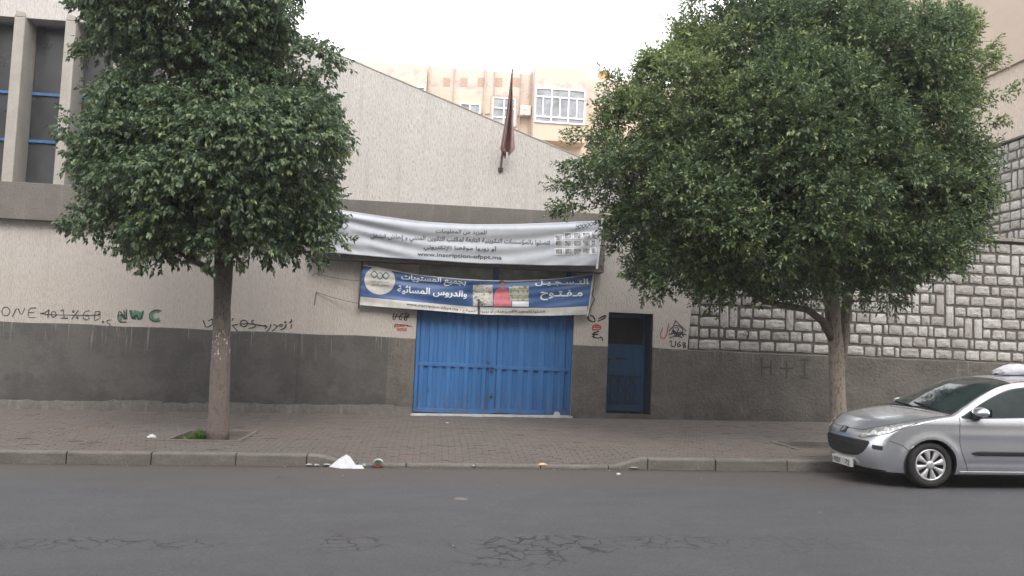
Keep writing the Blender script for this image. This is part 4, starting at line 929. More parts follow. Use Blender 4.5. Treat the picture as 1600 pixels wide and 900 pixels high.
# ================================================================== FLAG
pa = at(782, 266, D); pb = at(801, 108, D-1.35)
fl = thing('flag', 'faded maroon flag hanging limp from a leaning pole on the gable wall', 'flag', pa)
MB().tube([pa+Vector((0, .02, 0)), pa+(pb-pa)*.5, pb], [.026, .022, .016], 8).build('pole', 'flag_pole', parent=fl)
MB().tube([pa+Vector((0, -.005, -.03)), pa+Vector((0, -.02, .05))], .05, 8).build('socket', 'iron_rust', parent=fl)
prof = [(112, 799.8, 801), (132, 797.5, 800.5), (150, 795, 801), (175, 791.5, 801.5), (195, 787.5, 802), (212, 784.5, 802.5), (224, 782.5, 803), (232, 781, 803.5), (236, 783, 803), (240, 789, 797)]
P = []
for j in range(40):
    py = 112+(240-112)*j/39; xl = lerp_poly([(p[0], p[1]) for p in prof], py); xr = lerp_poly([(p[0], p[2]) for p in prof], py)
    t_ = (py-108)/(266-108); yy = pb.y+(pa.y-pb.y)*t_; row = []
    for i in range(33):
        s_ = i/32; amp = .015+.045*min(1, j/30)
        fold = amp*math.sin(s_*13+j*.02)+.03*math.sin(s_*25+j*.09); 
        bt = 3.5*math.sin(s_*9+1)*max(0, (j-32)/7)
        v = at(xl+(xr-xl)*(s_+.04*math.sin(s_*13+1)), py+bt, yy-.03+fold); row.append(v)
    P.append(row)
MB().grid(P).build('cloth', 'flag_cloth', parent=fl, smooth=True).modifiers.new('thick', 'SOLIDIFY').thickness = .004
P = [[at(785.5+(791-785.5)*i/8+j*.25*(1-i/8), 237+j*2.0, pa.y-.22+.03*math.sin(i*1.5)) for i in range(9)] for j in range(7)]
MB().grid([[q_+(P[-1][4]-q_)*min(1, j/6)**1.5 for q_ in r_] for j, r_ in enumerate(P)]).build('cloth_tip', 'flag_cloth', parent=fl, smooth=True)

# ================================================================== TREES
def leaves(name, parent, mat, lumps, n_sprigs, per, leaf, length, droop, young_fn, seed, tuft, sprays=()):
    r = np.random.default_rng(seed)
    L = np.array([[*c, *rr] for c, rr in lumps])
    # small tufts over the surface of every lump of the crown; leaves sit on the tufts, gaps stay between them
    T = []
    for row in L:
        rm = row[3:]; area = 12.6*((rm[0]*rm[1])**1.6/3+(rm[0]*rm[2])**1.6/3+(rm[1]*rm[2])**1.6/3)**(1/1.6); k = max(3, int(area/tuft[1]))
        d = r.normal(size=(k, 3)); d /= np.linalg.norm(d, axis=1)[:, None]
        c = row[:3]+d*np.maximum(rm*.3, rm-tuft[0]*r.uniform(.25, 1.05, k)[:, None]); rad_ = np.minimum(tuft[0]*r.uniform(.6, 1.25, k), rm.min()*.75)
        T.append(np.hstack([c, rad_[:, None], d]))
    T = np.vstack(T); deep = np.zeros(len(T), bool)
    for row in L: deep |= (((T[:, :3]-row[:3])/row[3:])**2).sum(1) < .42
    T = T[~deep | (r.random(len(T)) < .18)]
    pick = r.choice(len(T), n_sprigs, p=T[:, 3]**2/(T[:, 3]**2).sum())
    d = r.normal(size=(n_sprigs, 3))+T[pick, 4:]*.7+np.array([0, 0, .6]); d /= np.linalg.norm(d, axis=1)[:, None]
    C = T[pick, :3]+d*(T[pick, 3]*r.uniform(.5, 1.02, n_sprigs))[:, None]*np.array([1.15, 1.15, .85])
    n = len(C)
    ax = d+r.normal(0, .45, (n, 3))+np.array([0, 0, -droop*.5]); ax /= np.linalg.norm(ax, axis=1)[:, None]
    for (p0, p1, cnt) in sprays:      # long free twigs
        t_ = r.random(cnt)**.7; C = np.vstack([C, np.array(p0)+(np.array(p1)-np.array(p0))*t_[:, None]+r.normal(0, .05, (cnt, 3))])
        a_ = np.array(p1)-np.array(p0); a_ = a_/np.linalg.norm(a_)+r.normal(0, .35, (cnt, 3)); ax = np.vstack([ax, a_/np.linalg.norm(a_, axis=1)[:, None]])
    n = len(C)
    base = np.repeat(C, per, 0); axis = np.repeat(ax, per, 0); m = len(base)
    s_ = np.tile(np.linspace(0, 1, per), n)+r.uniform(-.05, .05, m)
    rv_ = r.normal(size=(m, 3)); side = np.cross(axis, rv_); side /= np.linalg.norm(side, axis=1)[:, None]
    base = base+axis*(s_*length)[:, None]
    dirn = axis*(.35+.5*s_[:, None])+side*(1-.35*s_[:, None])+np.array([0, 0, -droop])+r.normal(0, .15, (m, 3)); dirn /= np.linalg.norm(dirn, axis=1)[:, None]
    wv = np.cross(dirn, r.normal(0, .5, (m, 3))+np.array([0, 0, 1.])); wv /= np.linalg.norm(wv, axis=1)[:, None]; nv = np.cross(wv, dirn)
    ll = leaf[0]*r.uniform(.65, 1.25, m)[:, None]; lw = leaf[1]*r.uniform(.8, 1.15, m)[:, None]
    v0 = base+dirn*.012; v1 = base+dirn*ll*.42+wv*lw*.5+nv*lw*.18; v2 = base+dirn*ll-nv*ll*.12; v3 = base+dirn*ll*.42-wv*lw*.5+nv*lw*.18
    V = np.stack([v0, v1, v2, v3], 1).reshape(-1, 3)-np.array(ORG[parent.name])
    F = (np.arange(m)*4)[:, None]+np.array([[0, 1, 2, 0, 2, 3]]); F = F.reshape(-1)
    me = bpy.data.meshes.new(name); me.vertices.add(len(V)); me.vertices.foreach_set('co', V.astype(np.float32).reshape(-1))
    me.loops.add(len(F)); me.loops.foreach_set('vertex_index', F.astype(np.int32)); nt = len(F)//3
    me.polygons.add(nt); me.polygons.foreach_set('loop_start', (np.arange(nt)*3).astype(np.int32)); me.polygons.foreach_set('loop_total', np.full(nt, 3, np.int32))
    me.update(); me.validate()
    yg = young_fn(base, s_, np.repeat(r.random(n), per)); att = me.attributes.new('young', 'FLOAT', 'POINT'); att.data.foreach_set('value', np.repeat(yg, 4).astype(np.float32))
    me.materials.append(MAT[mat]); o = bpy.data.objects.new(name, me); COL.objects.link(o); o.parent = parent; ORG[o.name] = ORG[parent.name]; return o
def lump(px, py, rx, ry, Y, ry_depth=None, dy=0):
    c = at(px, py, Y+dy); s_ = (c-CAM).dot(_f)/F_PX
    return (tuple(c), (rx*s_, (ry_depth or (rx+ry)/2)*s_, ry*s_))
TY = 12.6
t1 = thing('street_tree', 'dense dark green street tree with upright oval crown and brown trunk, left of the gate', 'tree', (at(340, 686, TY).x, TY, walk_z(-3, TY)), 'street trees on the pavement')
def T1(px, py, dy=0): return at(px, py, TY+dy)
tr = MB().tube([T1(339, 694), T1(341, 672), T1(342.5, 630), T1(344, 580), T1(346, 530), T1(347, 480), T1(349, 440), T1(350, 400), T1(345, 330)], [.172, .160, .150, .142, .132, .125, .132, .14, .10], 20, .10)
tr.build('trunk', 'bark_brown', parent=t1, smooth=True)
lb = MB()
for pts, r_ in (([(347, 440), (318, 415), (290, 400), (250, 380)], .06), ([(350, 410), (385, 370), (430, 320), (470, 260)], .08), ([(349, 400), (330, 300), (320, 180), (310, 60), (300, -40)], .1), ([(345, 350), (290, 290), (230, 200), (180, 120)], .07),
    ([(335, 280), (400, 190), (440, 100)], .06), ([(330, 220), (270, 120), (210, 30)], .05), ([(270, 133), (235, 140), (190, 138)], .022), ([(262, 136), (272, 118), (280, 108)], .02), ([(480, 310), (520, 300), (545, 292)], .018)):
    P = [T1(x, y, .25*math.sin(i*1.7+x)) for i, (x, y) in enumerate(pts)]; lb.tube(P, [r_*(1-.65*i/(len(P)-1)) for i in range(len(P))], 7, .2)
build_each(lb, 'limb', 'limb', parent=t1, smooth=True)
def lumps_of(rows, Y):
    return [lump(*(r_[:4]), Y, *(r_[4:])) for r_ in rows]
L1 = lumps_of([(300, 15, 150, 100), (215, 45, 85, 60, None, -.3), (135, 12, 30, 22), (160, 45, 42, 30, None, -.2), (405, 30, 66, 72), (455, 130, 66, 76, None, -.2), (320, 160, 120, 90), (200, 95, 50, 42, None, .2), (400, 220, 120, 95, None, -.5), (185, 190, 60, 52, None, -.2), (140, 125, 24, 16), (150, 205, 26, 18),
    (468, 235, 54, 64), (502, 314, 38, 42), (496, 364, 42, 34), (250, 240, 90, 70, None, -.4), (200, 290, 70, 40), (320, 300, 150, 85, None, -.3), (168, 335, 44, 38), (215, 352, 85, 48, None, -.4), (335, 372, 115, 58, None, -.3), (265, 385, 60, 36), (390, 388, 60, 34), (452, 320, 60, 52), (425, 372, 82, 42, None, -.2), (478, 376, 40, 32), (260, -70, 110, 60), (370, -60, 70, 50), (135, 325, 18, 14), (170, 372, 28, 20), (500, 190, 36, 40), (478, 100, 28, 35)], TY)
leaves('crown', t1, 'leaf_a', L1, 21000, 11, (.088, .044), .16, .75, lambda b, s_, r: np.clip((r > .9)*.8+(b[:, 2] < 5)*(r > .8)*.6*(b[:, 0] > -4.2), 0, 1)*np.clip(s_, 0, 1)*.85, 11, (.42, .24))
t2y = 12.35
gz2 = walk_z(6.5, t2y)
t2 = thing('street_tree', 'broad spreading street tree with pale forked trunk behind the silver car', 'tree', (at(1310, 700, t2y).x, t2y, gz2), 'street trees on the pavement')
def T2(px, py, dy=0): return at(px, py, t2y+dy)
MB().tube([T2(1311, 712), T2(1310, 680), T2(1310, 640), T2(1308, 590), T2(1306, 545), T2(1302, 505), T2(1300, 470), T2(1285, 400), T2(1260, 300)], [.15, .130, .122, .118, .116, .118, .115, .10, .07], 20, .08)\
    .build('trunk', 'bark_pale', parent=t2, smooth=True)
MB().tube([T2(1313, 600, .05), T2(1318, 545, .06), T2(1320, 500, .08), T2(1325, 460, .1), T2(1345, 400, .1), T2(1390, 300), T2(1420, 180)], [.04, .07, .08, .08, .075, .06, .04], 14, .10).build('second_stem', 'bark_pale', parent=t2, smooth=True)
MB().tube([T2(1306, 540), T2(1286, 502, -.08), T2(1262, 484, -.15), T2(1230, 478, -.2), T2(1195, 472, -.2), T2(1170, 455, -.2), T2(1130, 420, -.2), T2(1060, 370, 0)], [.07, .065, .055, .048, .04, .035, .03, .02], 12, .1).build('low_branch', 'limb', parent=t2, smooth=True)
lb = MB()
for pts, r_ in (([(1182, 466), (1150, 445), (1120, 430), (1105, 418)], .018), ([(1290, 430), (1200, 330), (1100, 240), (1010, 190)], .07), ([(1270, 350), (1230, 220), (1180, 90), (1160, 10)], .07), ([(1350, 390), (1430, 320), (1500, 250)], .06), ([(1400, 260), (1450, 140), (1490, 60)], .04),
    ([(1010, 335), (985, 318), (972, 290)], .025), ([(1005, 335), (960, 322), (930, 318)], .02), ([(1330, 300), (1320, 150), (1330, 20)], .06), ([(1060, 370), (1010, 335)], .03)):
    P = [T2(x, y, .25*math.sin(i*1.7+x)) for i, (x, y) in enumerate(pts)]; lb.tube(P, [r_*(1-.6*i/(len(P)-1)) for i in range(len(P))], 7, .2)
build_each(lb, 'limb', 'limb', parent=t2, smooth=True)
L2 = lumps_of([(1170, 95, 100, 90, None, .2), (1370, 120, 130, 110, None, .1), (1075, 175, 95, 78), (985, 240, 82, 66), (925, 275, 42, 32), (895, 320, 24, 16), (1230, 220, 160, 120, None, -.4), (1415, 225, 90, 110), (1065, 310, 85, 85, None, -.3), (1200, 335, 150, 100, None, -.6), (1375, 335, 140, 95, None, -.5),
    (1455, 300, 55, 90), (1110, 405, 120, 48, None, -.2), (1270, 425, 120, 42, None, -.3), (1020, 385, 52, 48), (1388, 402, 75, 38, None, -.2), (1488, 140, 30, 40), (1225, 5, 24, 40), (1150, 20, 62, 50), (1330, 25, 66, 45), (1415, 80, 50, 45), (1060, 95, 42, 32), (970, 165, 36, 26), (1488, 180, 36, 36), (1060, 436, 74, 36), (1185, 448, 100, 34), (940, 215, 46, 24), (1340, 442, 85, 34), (1240, 460, 60, 26), (1470, 368, 28, 32), (900, 235, 24, 14)], t2y)
def v3(p): return tuple(p)
spr = [(v3(T2(a, b)), v3(T2(c, d, dd)), n_) for a, b, c, d, dd, n_ in ((1500, 150, 1556, 92, 0, 42), (1480, 70, 1512, 22, 0, 30), (1455, 50, 1440, -10, .1, 30), (1530, 160, 1580, 142, 0, 14), (1470, 30, 1490, 8, 0, 14), (930, 300, 866, 288, 0, 30), (920, 320, 868, 328, -.1, 36), (960, 200, 890, 215, 0, 30),
    (1000, 150, 950, 120, 0, 30), (1050, 110, 1000, 95, .1, 26), (1100, 70, 1060, 40, 0, 26), (1520, 100, 1548, 78, .1, 20), (930, 250, 880, 262, 0, 26), (1230, 30, 1240, -10, 0, 20), (1540, 260, 1566, 300, 0, 14), (1420, 30, 1400, -10, 0, 24), (1540, 200, 1562, 190, 0, 14))]
leaves('crown', t2, 'leaf_b', L2, 42000, 11, (.082, .036), .2, .05, lambda b, s_, r: np.clip((r > .86)*.75+np.clip((b[:, 2]-4.6)*.35, 0, .5)*(b[:, 0] < 4.2)+np.clip((b[:, 2]-5)*.3, 0, .5)*(b[:, 0] > 8), 0, .9)*np.clip(s_+.2, 0, 1), 12, (.40, .25), sprays=spr)
# --- planting pits
def pit(x0, x1, y0, y1, name_lab, weeds):
    t = thing('tree_pit', name_lab, 'tree pit', ((x0+x1)/2, (y0+y1)/2, walk_z(x0, y0))); e = .055
    for (a, b, c, d) in ((x0-e, x1+e, y0-e, y0), (x0-e, x1+e, y1, y1+e), (x0-e, x0, y0+.002, y1-.002), (x1, x1+e, y0+.002, y1-.002)):
        z = walk_z((a+b)/2, c); m_ = MB(); sl = G*(b-a)/2
        m_.hexa([(a, c, z-.12-sl), (b, c, z-.12+sl), (b, d, z-.12+sl), (a, d, z-.12-sl)], [(a, c, z+.012-sl), (b, c, z+.012+sl), (b, d, z+.012+sl), (a, d, z+.012-sl)]); bevel(m_.build('edging', 'kerb_concrete', parent=t), .006)
    m_ = MB().grid([[(x0+(x1-x0)*i/14, y0+(y1-y0)*j/14, walk_z(x0, y0)-.06+.025*noise.noise(Vector((i*.5, j*.5, 1)))) for i in range(15)] for j in range(15)]); m_.build('soil', 'soil', parent=t, smooth=True)
    return t
tp1 = pit(-3.80, -2.82, 12.44, 13.6, 'sunken concrete edged tree pit around the left tree trunk', True)
tp2 = pit(5.8, 6.8, 12.33, 13.25, 'sunken tree pit around the pale trunk, hidden behind the car', False)
r = np.random.default_rng(3); m_ = MB()
for i in range(260):
    u = abs(r.normal(0, .5)); cx = -3.33-u*.28+r.normal(0, .03); cy = 12.50+r.random()*.3; h = (.19-.11*min(1, u))*r.uniform(.5, 1.2); a = r.uniform(0, 6.28); w = .012
    z = walk_z(cx, cy)-.06; dx, dy_ = math.cos(a), math.sin(a); b0 = Vector((cx, cy, z)); tip = b0+Vector((dx*h*.7, dy_*h*.7, h)); md = b0+Vector((dx*h*.25, dy_*h*.25, h*.65)); sd_ = Vector((-dy_*w, dx*w, 0))
    k = len(m_.v); m_.v += [tuple(b0), tuple(md+sd_), tuple(tip), tuple(md-sd_)]; m_.f += [(k, k+1, k+2), (k, k+2, k+3)]
wd = m_.build('weeds', 'weed', org=(-3.4, 12.6, .1), kind='stuff')

# ================================================================== CAR
car = bpy.data.objects.new('parked_car', None); COL.objects.link(car); ORG['parked_car'] = Vector((0, 0, 0))
tag(car, 'silver hatchback parked by the kerb, cut by the right edge, white sack on roof', 'car')
CX, CY = 5.345, 10.30
car.location = (CX, CY, gx(CX)+.066); car.rotation_euler = (0, -math.atan(G), 0); car.scale = (.96, .96, .935)
_CP = [((.17, .185), (.33, .185)), ((.11, .31), (.32, .32)), ((.09, .45), (.32, .44)), ((.105, .575), (.325, .56)), ((.135, .665), (.365, .655)), ((.21, .755), (.455, .735)), ((.34, .845), (.60, .805)),
       ((.64, .925), (.82, .865)), ((.94, .975), (1.05, .91)), ((1.08, .995), (1.22, .945)), ((1.30, 1.115), (1.42, 1.05)), ((1.60, 1.275), (1.70, 1.195)), ((1.90, 1.395), (1.98, 1.31)), ((2.2, 1.45), (2.25, 1.37)),
       ((2.7, 1.475), (2.7, 1.40)), ((3.2, 1.455), (3.2, 1.385)), ((3.6, 1.38), (3.55, 1.31)), ((3.78, 1.2), (3.70, 1.18)), ((3.9, 1.0), (3.80, .98)), ((3.98, .8), (3.86, .78)), ((4.02, .55), (3.88, .5)), ((3.97, .22), (3.88, .22))]
def crom(P, t):
    i = max(0, min(len(P)-2, int(t))); u = t-i; a, b, c, d = P[max(0, i-1)], P[i], P[i+1], P[min(len(P)-1, i+2)]
    return tuple(.5*(2*b[k]+(c[k]-a[k])*u+(2*a[k]-5*b[k]+4*c[k]-d[k])*u*u+(3*b[k]-a[k]-3*c[k]+d[k])*u**3) for k in range(2))
CC = [p[0] for p in _CP]; CE = [p[1] for p in _CP]; NC = len(_CP)-1
def ysd(x, z):
    w = .862
    if x < .95: w *= 1-.15*((.95-x)/.66)**2.2
    if x > 3.1: w *= 1-.12*((x-3.1)/.78)**2
    if z > .84: w -= .235*((z-.84)/.53)**1.12
    if z < .5: w -= .045*((.5-z)/.33)**1.6
    # wheel arch flare and the crease above the sill
    for wx in (.86, 3.40):
        d_ = math.hypot(x-wx, z-.30); w += .014*math.exp(-((d_-.36)/.05)**2)
    w += .008*math.exp(-((z-.70)/.05)**2)*sm(.9, 1.4, x)-.010*math.exp(-((z-.33)/.035)**2)*sm(1.2, 1.4, x)*(1-sm(2.9, 3.0, x))
    return w
def side_pt(x, z, off=0, sgn=-1):
    y = ysd(x, z); 
    if off:
        e = .004; dx_ = (ysd(x+e, z)-ysd(x-e, z))/(2*e); dz_ = (ysd(x, z+e)-ysd(x, z-e))/(2*e); n = Vector((-dx_, 1, -dz_)).normalized(); x += n.x*off; y += n.y*off; z += n.z*off
    return (x, sgn*y, z)
def shell_raw(c, v):
    xc, zc = crom(CC, c); xe, ze = crom(CE, c); ye = ysd(xe, ze); s_ = abs(v)
    px_ = 2.3 if c < 5 or c > 17 else 2.2
    fx = 1-(1-s_**px_)**(1/1.35); fz = 1-(1-s_**2.4)**(1/1.5)
    if c < 8: # bonnet has a raised middle and a valley beside the wings
        zc += 0
    return Vector((xc+(xe-xc)*fx, ye*v, zc+(ze-zc)*fz))
def shell_pt(c, v, off=0):
    p = shell_raw(c, v)
    if off:
        a = shell_raw(min(NC, c+.03), v)-shell_raw(max(0, c-.03), v); v0 = max(-.985, min(.985, v)); b = shell_raw(c, v0+.012)-shell_raw(c, v0-.012)
        n = b.cross(a).normalized()
        if n.dot(p-Vector((2, 0, .4))) < 0: n = -n
        p = p+n*off
    return tuple(p)
def ctop(x):     # height of the edge curve at x
    lo, hi = (2.0, 14.0) if x < 2.7 else (14.0, 20.0)
    for _ in range(30):
        m = (lo+hi)/2
        if crom(CE, m)[0] < x: lo = m
        else: hi = m
    return crom(CE, (lo+hi)/2)[1]
# body shell
m_ = MB(); cs = [NC*i/190 for i in range(191)]; vs_ = [math.sin(math.pi/2*(j/26)) for j in range(-26, 27)]
m_.grid([[shell_raw(c, v) for v in vs_] for c in cs])
def side_mesh(sgn):
    m = MB(); xs = [.32+.012*i for i in range(300) if .32+.012*i < 3.88]+[3.88]; NZ = 56; P = []
    for x in xs:
        zt = ctop(x) if .32 < x < 3.88 else (.50 if x < 1 else .55); zb_ = .185
        P.append([(x, zb_+(zt-zb_)*j/NZ) for j in range(NZ+1)])
    R_A = .338
    for i, r_ in enumerate(P):           # pull nodes next to an arch onto its circle
        for j, (x, z) in enumerate(r_):
            for wx in (.86, 3.40):
                d_ = math.hypot(x-wx, z-.30)
                if abs(d_-R_A) < .011 and j < NZ: r_[j] = (wx+(x-wx)*R_A/d_, .30+(z-.30)*R_A/d_)
    k0 = len(m.v)
    for r_ in P: m.v += [side_pt(x, z, 0, sgn) for x, z in r_]
    for i in range(len(P)-1):
        for j in range(NZ):
            q4 = [P[i][j], P[i+1][j], P[i+1][j+1], P[i][j+1]]; cx_ = sum(q_[0] for q_ in q4)/4; cz_ = sum(q_[1] for q_ in q4)/4
            if any(math.hypot(cx_-wx, cz_-.30) < R_A-.0005 for wx in (.86, 3.40)): continue
            f_ = (k0+i*(NZ+1)+j, k0+(i+1)*(NZ+1)+j, k0+(i+1)*(NZ+1)+j+1, k0+i*(NZ+1)+j+1); m.f.append(f_ if sgn < 0 else f_[::-1])
    return m
for sg in (-1, 1):
    s_m = side_mesh(sg); m_.add(s_m.v, s_m.f)
    L = [[], []]
    for i in range(191):
        c_ = 20*i/190; xe, ze = crom(CE, c_); dx_, dz_ = 1.9-xe, .5-ze; d_ = math.hypot(dx_, dz_)
        L[0].append(side_pt(xe, ze, 0, sg)); L[1].append(side_pt(xe+dx_/d_*.03, ze+dz_/d_*.03, -.009, sg))
    m_.grid(L)
body = m_.build('body', 'car_silver', parent=car, smooth=True)
def side_patch(name, mat, xs, lo, hi, off, n=6, parent=body, sides=(-1, 1), thick=0):
    out = []
    for sg in sides:
        P = [[side_pt(x, lo(x)+(hi(x)-lo(x))*j/n, off, sg) for x in xs] for j in range(n+1)]
        if thick:
            P = [[side_pt(x, lo(x)-.001, 0, sg) for x in xs]]+P+[[side_pt(x, hi(x)+.001, 0, sg) for x in xs]]
        g_ = MB().grid(P)
        out.append(g_.build(name, mat, parent=parent, smooth=True))
    return out
def shell_patch(name, mat, cs, lo, hi, off, n=8, parent=body, both=False):
    out = []
    for sg in ((-1, 1) if both else (1,)):
        g_ = MB().grid([[shell_pt(c, sg*(lo(c)+(hi(c)-lo(c))*j/n), off) for c in cs] for j in range(n+1)]); out.append(g_.build(name, mat, parent=parent, smooth=True))
    return out
def lin(a, b, n): return [a+(b-a)*i/n for i in range(n+1)]
def L_(*pts): return lambda x: lerp_poly(list(pts), x) if x > pts[0][0] else pts[0][1]
def ribbon_side(pts, w=.006, off=.0015, sides=(-1, 1)):
    for sg in sides:
        m = MB(); q_ = []
        for (a, b), (c, d) in zip(pts, pts[1:]): q_ += [(a+(c-a)*t, b+(d-b)*t) for t in (0, .25, .5, .75)]
        stroke_on(m, lambda x, z: side_pt(x, z, off, sg), q_+[pts[-1]], w); m.build('panel_gap', 'car_gap', parent=body)
def ribbon_shell(pts, w, off=.0015, both=True, mat='car_gap', name='panel_gap'):
    for sg in ((-1, 1) if both else (1,)):
        m = MB(); q_ = []
        for (a, b), (c, d) in zip(pts, pts[1:]): q_ += [(a+(c-a)*t, b+(d-b)*t) for t in (0, .2, .4, .6, .8)]
        q_.append(pts[-1]); L = []
        for i, p in enumerate(q_):
            A = Vector(shell_pt(*(p[0], sg*p[1]), off)); B = Vector(shell_pt(q_[min(i+1, len(q_)-1)][0], sg*q_[min(i+1, len(q_)-1)][1], off)); Z = Vector(shell_pt(q_[max(i-1, 0)][0], sg*q_[max(i-1, 0)][1], off))
            d_ = (B-Z).normalized(); n = (A-Vector((2, 0, .3))).normalized(); s_ = d_.cross(n).normalized()*w/2; L.append((A-s_, A+s_))
        for a, b in L: m.v += [tuple(a), tuple(b)]
        m.f += [(2*i, 2*i+1, 2*i+3, 2*i+2) for i in range(len(L)-1)]; m.build(name, mat, parent=body)
# glass
shell_patch('windscreen_border', 'car_plastic', lin(9.02, 12.75, 30), lambda c: -.935, lambda c: .935, .002, 30)
shell_patch('windscreen', 'car_glass', lin(9.22, 12.55, 30), lambda c: -.905, lambda c: .905, .0045, 30)
shell_patch('rear_window', 'car_glass', lin(16.1, 18.0, 16), lambda c: -.86, lambda c: .86, .004, 20)
shell_patch('tail_gate_trim', 'car_plastic', lin(19.6, 20.1, 4), lambda c: -.8, lambda c: .8, .004, 20)
wl_lo = L_((1.26, .935), (1.35, .922), (2.0, .94), (2.9, .975), (3.5, 1.03))
up = lambda x: max(wl_lo(x)+.004, ctop(x)-.052-.0*x)
side_patch('window_rubber', 'car_plastic', lin(1.285, 3.46, 90), lambda x: wl_lo(x)-.012, lambda x: min(ctop(x)-.03, up(x)+.014), .0015, 10)
for (a, b) in ((1.335, 1.50), (1.525, 2.40), (2.47, 3.10), (3.13, 3.40)):
    side_patch('side_window', 'car_glass', lin(a, b, 30), lambda x: wl_lo(x)+.002, lambda x: up(x)-.004, .0035, 10)
# front end
mouth_lo = L_((0, 0), (1.15, 0), (1.2, .34), (1.35, .50), (1.7, .62), (2.2, .695), (2.7, .74), (2.95, .735), (3.0, .70))
shell_patch('grille', 'car_plastic', lin(1.17, 3.0, 26), lambda c: -mouth_lo(c), mouth_lo, .003, 30)
for c_ in (1.6, 2.0, 2.35, 2.7): ribbon_shell([(c_, .0), (c_, .25), (c_, mouth_lo(c_)-.03)], .020, .010, True, 'tyre', 'grille_bar')
shell_patch('bumper_strip', 'car_plastic', lin(2.2, 2.64, 6), lambda c: .80+.02*(1-sm(2.2, 2.3, c)), lambda c: .958-.015*(1-sm(2.2, 2.3, c)), .007, 12, both=True)
shell_patch('front_lip', 'car_plastic', lin(0.0, .22, 4), lambda c: -1, lambda c: 1, .003, 40)
hi_ = L_((3.35, .60), (3.6, .72), (4.0, .86), (4.5, .96), (5.3, .99), (6.0, .995), (6.45, .985)); lo_ = L_((3.35, .50), (4.0, .555), (4.6, .64), (5.2, .745), (5.9, .88), (6.45, .97))
shell_patch('headlight_rim', 'car_plastic', lin(3.33, 6.48, 26), lambda c: lo_(c)-.012, lambda c: min(.998, hi_(c)+.010), .0025, 10, both=True)
hl = shell_patch('headlight', 'headlamp', lin(3.38, 6.40, 26), lambda c: lo_(c)+.002, lambda c: hi_(c)-.004, .007, 10, both=True)
for sg in (-1, 1):
    for (c_, v_, r_) in ((4.25, .735, .040), (4.95, .86, .036)):
        p = Vector(shell_pt(c_, sg*v_, .004)); n = (Vector(shell_pt(c_, sg*v_, .02))-p).normalized(); MB().tube([p, p+n*.006], [r_, r_*.8], 16).build('lamp_reflector', 'hubcap', parent=body)
# emblem on the nose: a small standing lion cut from chrome
lion = [(-.02, -.05), (-.005, -.02), (-.03, -.005), (-.045, .01), (-.03, .012), (-.01, .005), (-.025, .03), (-.045, .035), (-.03, .045), (-.008, .04), (.005, .055), (.022, .05), (.02, .03), (.012, .015), (.02, -.01), (.035, -.03), (.028, -.05), (.012, -.048), (.018, -.032), (.004, -.028), (-.004, -.05)]
MB().grid([[shell_pt(4.0+.62*(j/8-.5)*2*.8, .10*(i/8-.5)*2, .006) for i in range(9)] for j in range(9)]).build('emblem_recess', 'print_dark', parent=body)
e_ = MB(); n = len(lion); e_.v = [shell_pt(4.02+z/.06*.45, y/.05*.085, .012) for y, z in lion]+[shell_pt(4.02+z/.06*.45, y/.05*.085, .006) for y, z in lion]
e_.f = [tuple(range(n))]+[(i, (i+1) % n, (i+1) % n+n, i+n) for i in range(n)]; e_.build('emblem', 'chrome', parent=body)
pl_ = Vector(shell_pt(.75, 0, .012)); pl_.x -= .012
MB().add([(pl_.x, -.26, .175), (pl_.x, .26, .175), (pl_.x-.008, .26, .285), (pl_.x-.008, -.26, .285), (pl_.x+.03, -.26, .175), (pl_.x+.03, .26, .175), (pl_.x+.03, .26, .285), (pl_.x+.03, -.26, .285)],
         [(0, 1, 2, 3), (7, 6, 5, 4), (0, 4, 5, 1), (1, 5, 6, 2), (2, 6, 7, 3), (3, 7, 4, 0)]).build('number_plate', 'plate_white', parent=car)
plate = bpy.data.objects['number_plate']
pfn = lambda u, w: (pl_.x-.0115, -u, -w)
for body_, a, b, h in (('17023', -.235, -.03, .07), ('أ', .035, .06, .07), ('72', .115, .225, .07)):
    # u runs right as seen from in front (towards -y); the layout's y axis points down
    text_on(pfn, body_, a, -.23, b, -.23, h, .02, body_ == 'أ').build('plate_digits', 'print_dark', parent=plate)
for u in (.0, .09): MB().add([pfn(u-.003, -.27), pfn(u+.003, -.27), pfn(u+.003, -.185), pfn(u-.003, -.185)], [(0, 1, 2, 3)]).build('plate_line', 'print_dark', parent=plate)
# gaps
ribbon_shell([(4.35, 0), (4.38, .3), (4.45, .5), (5.0, .68), (5.9, .835), (6.8, .90), (8.0, .925), (9.0, .93)], .007)
ribbon_shell([(9.0, 0), (9.0, .5), (9.0, .93)], .03, .002)
ribbon_side([(.345, .60), (.42, .575), (.50, .545), (.565, .47)], .006)
ribbon_side([(1.255, .93), (1.235, .80), (1.235, .60), (1.27, .45), (1.33, .33), (1.36, .225)], .006); ribbon_side([(1.36, .225), (2.4, .225), (3.0, .23)], .006)
ribbon_side([(2.435, .93), (2.44, .6), (2.44, .225)], .006); ribbon_side([(3.05, .5), (3.15, .7), (3.2, .93)], .006)
ribbon_side([(1.29, .98), (1.55, 1.11), (1.9, 1.257), (2.2, 1.342), (2.7, 1.375), (3.2, 1.355)], .004)
ribbon_shell([(12.9, .90), (13.5, .915), (15, .915), (16.2, .905)], .014, .002)
side_patch('side_moulding', 'car_plastic', lin(1.40, 2.40, 16), lambda x: .435+.02*(1-sm(1.4, 1.46, x)), lambda x: .492-.02*(1-sm(1.4, 1.46, x)), .014, 4, thick=1)
side_patch('side_moulding', 'car_plastic', lin(2.47, 3.02, 10), lambda x: .435, lambda x: .492, .014, 4, thick=1)
side_patch('sill_trim', 'car_silver', lin(1.24, 3.02, 30), lambda x: .185, lambda x: .225, .010, 4, thick=1)
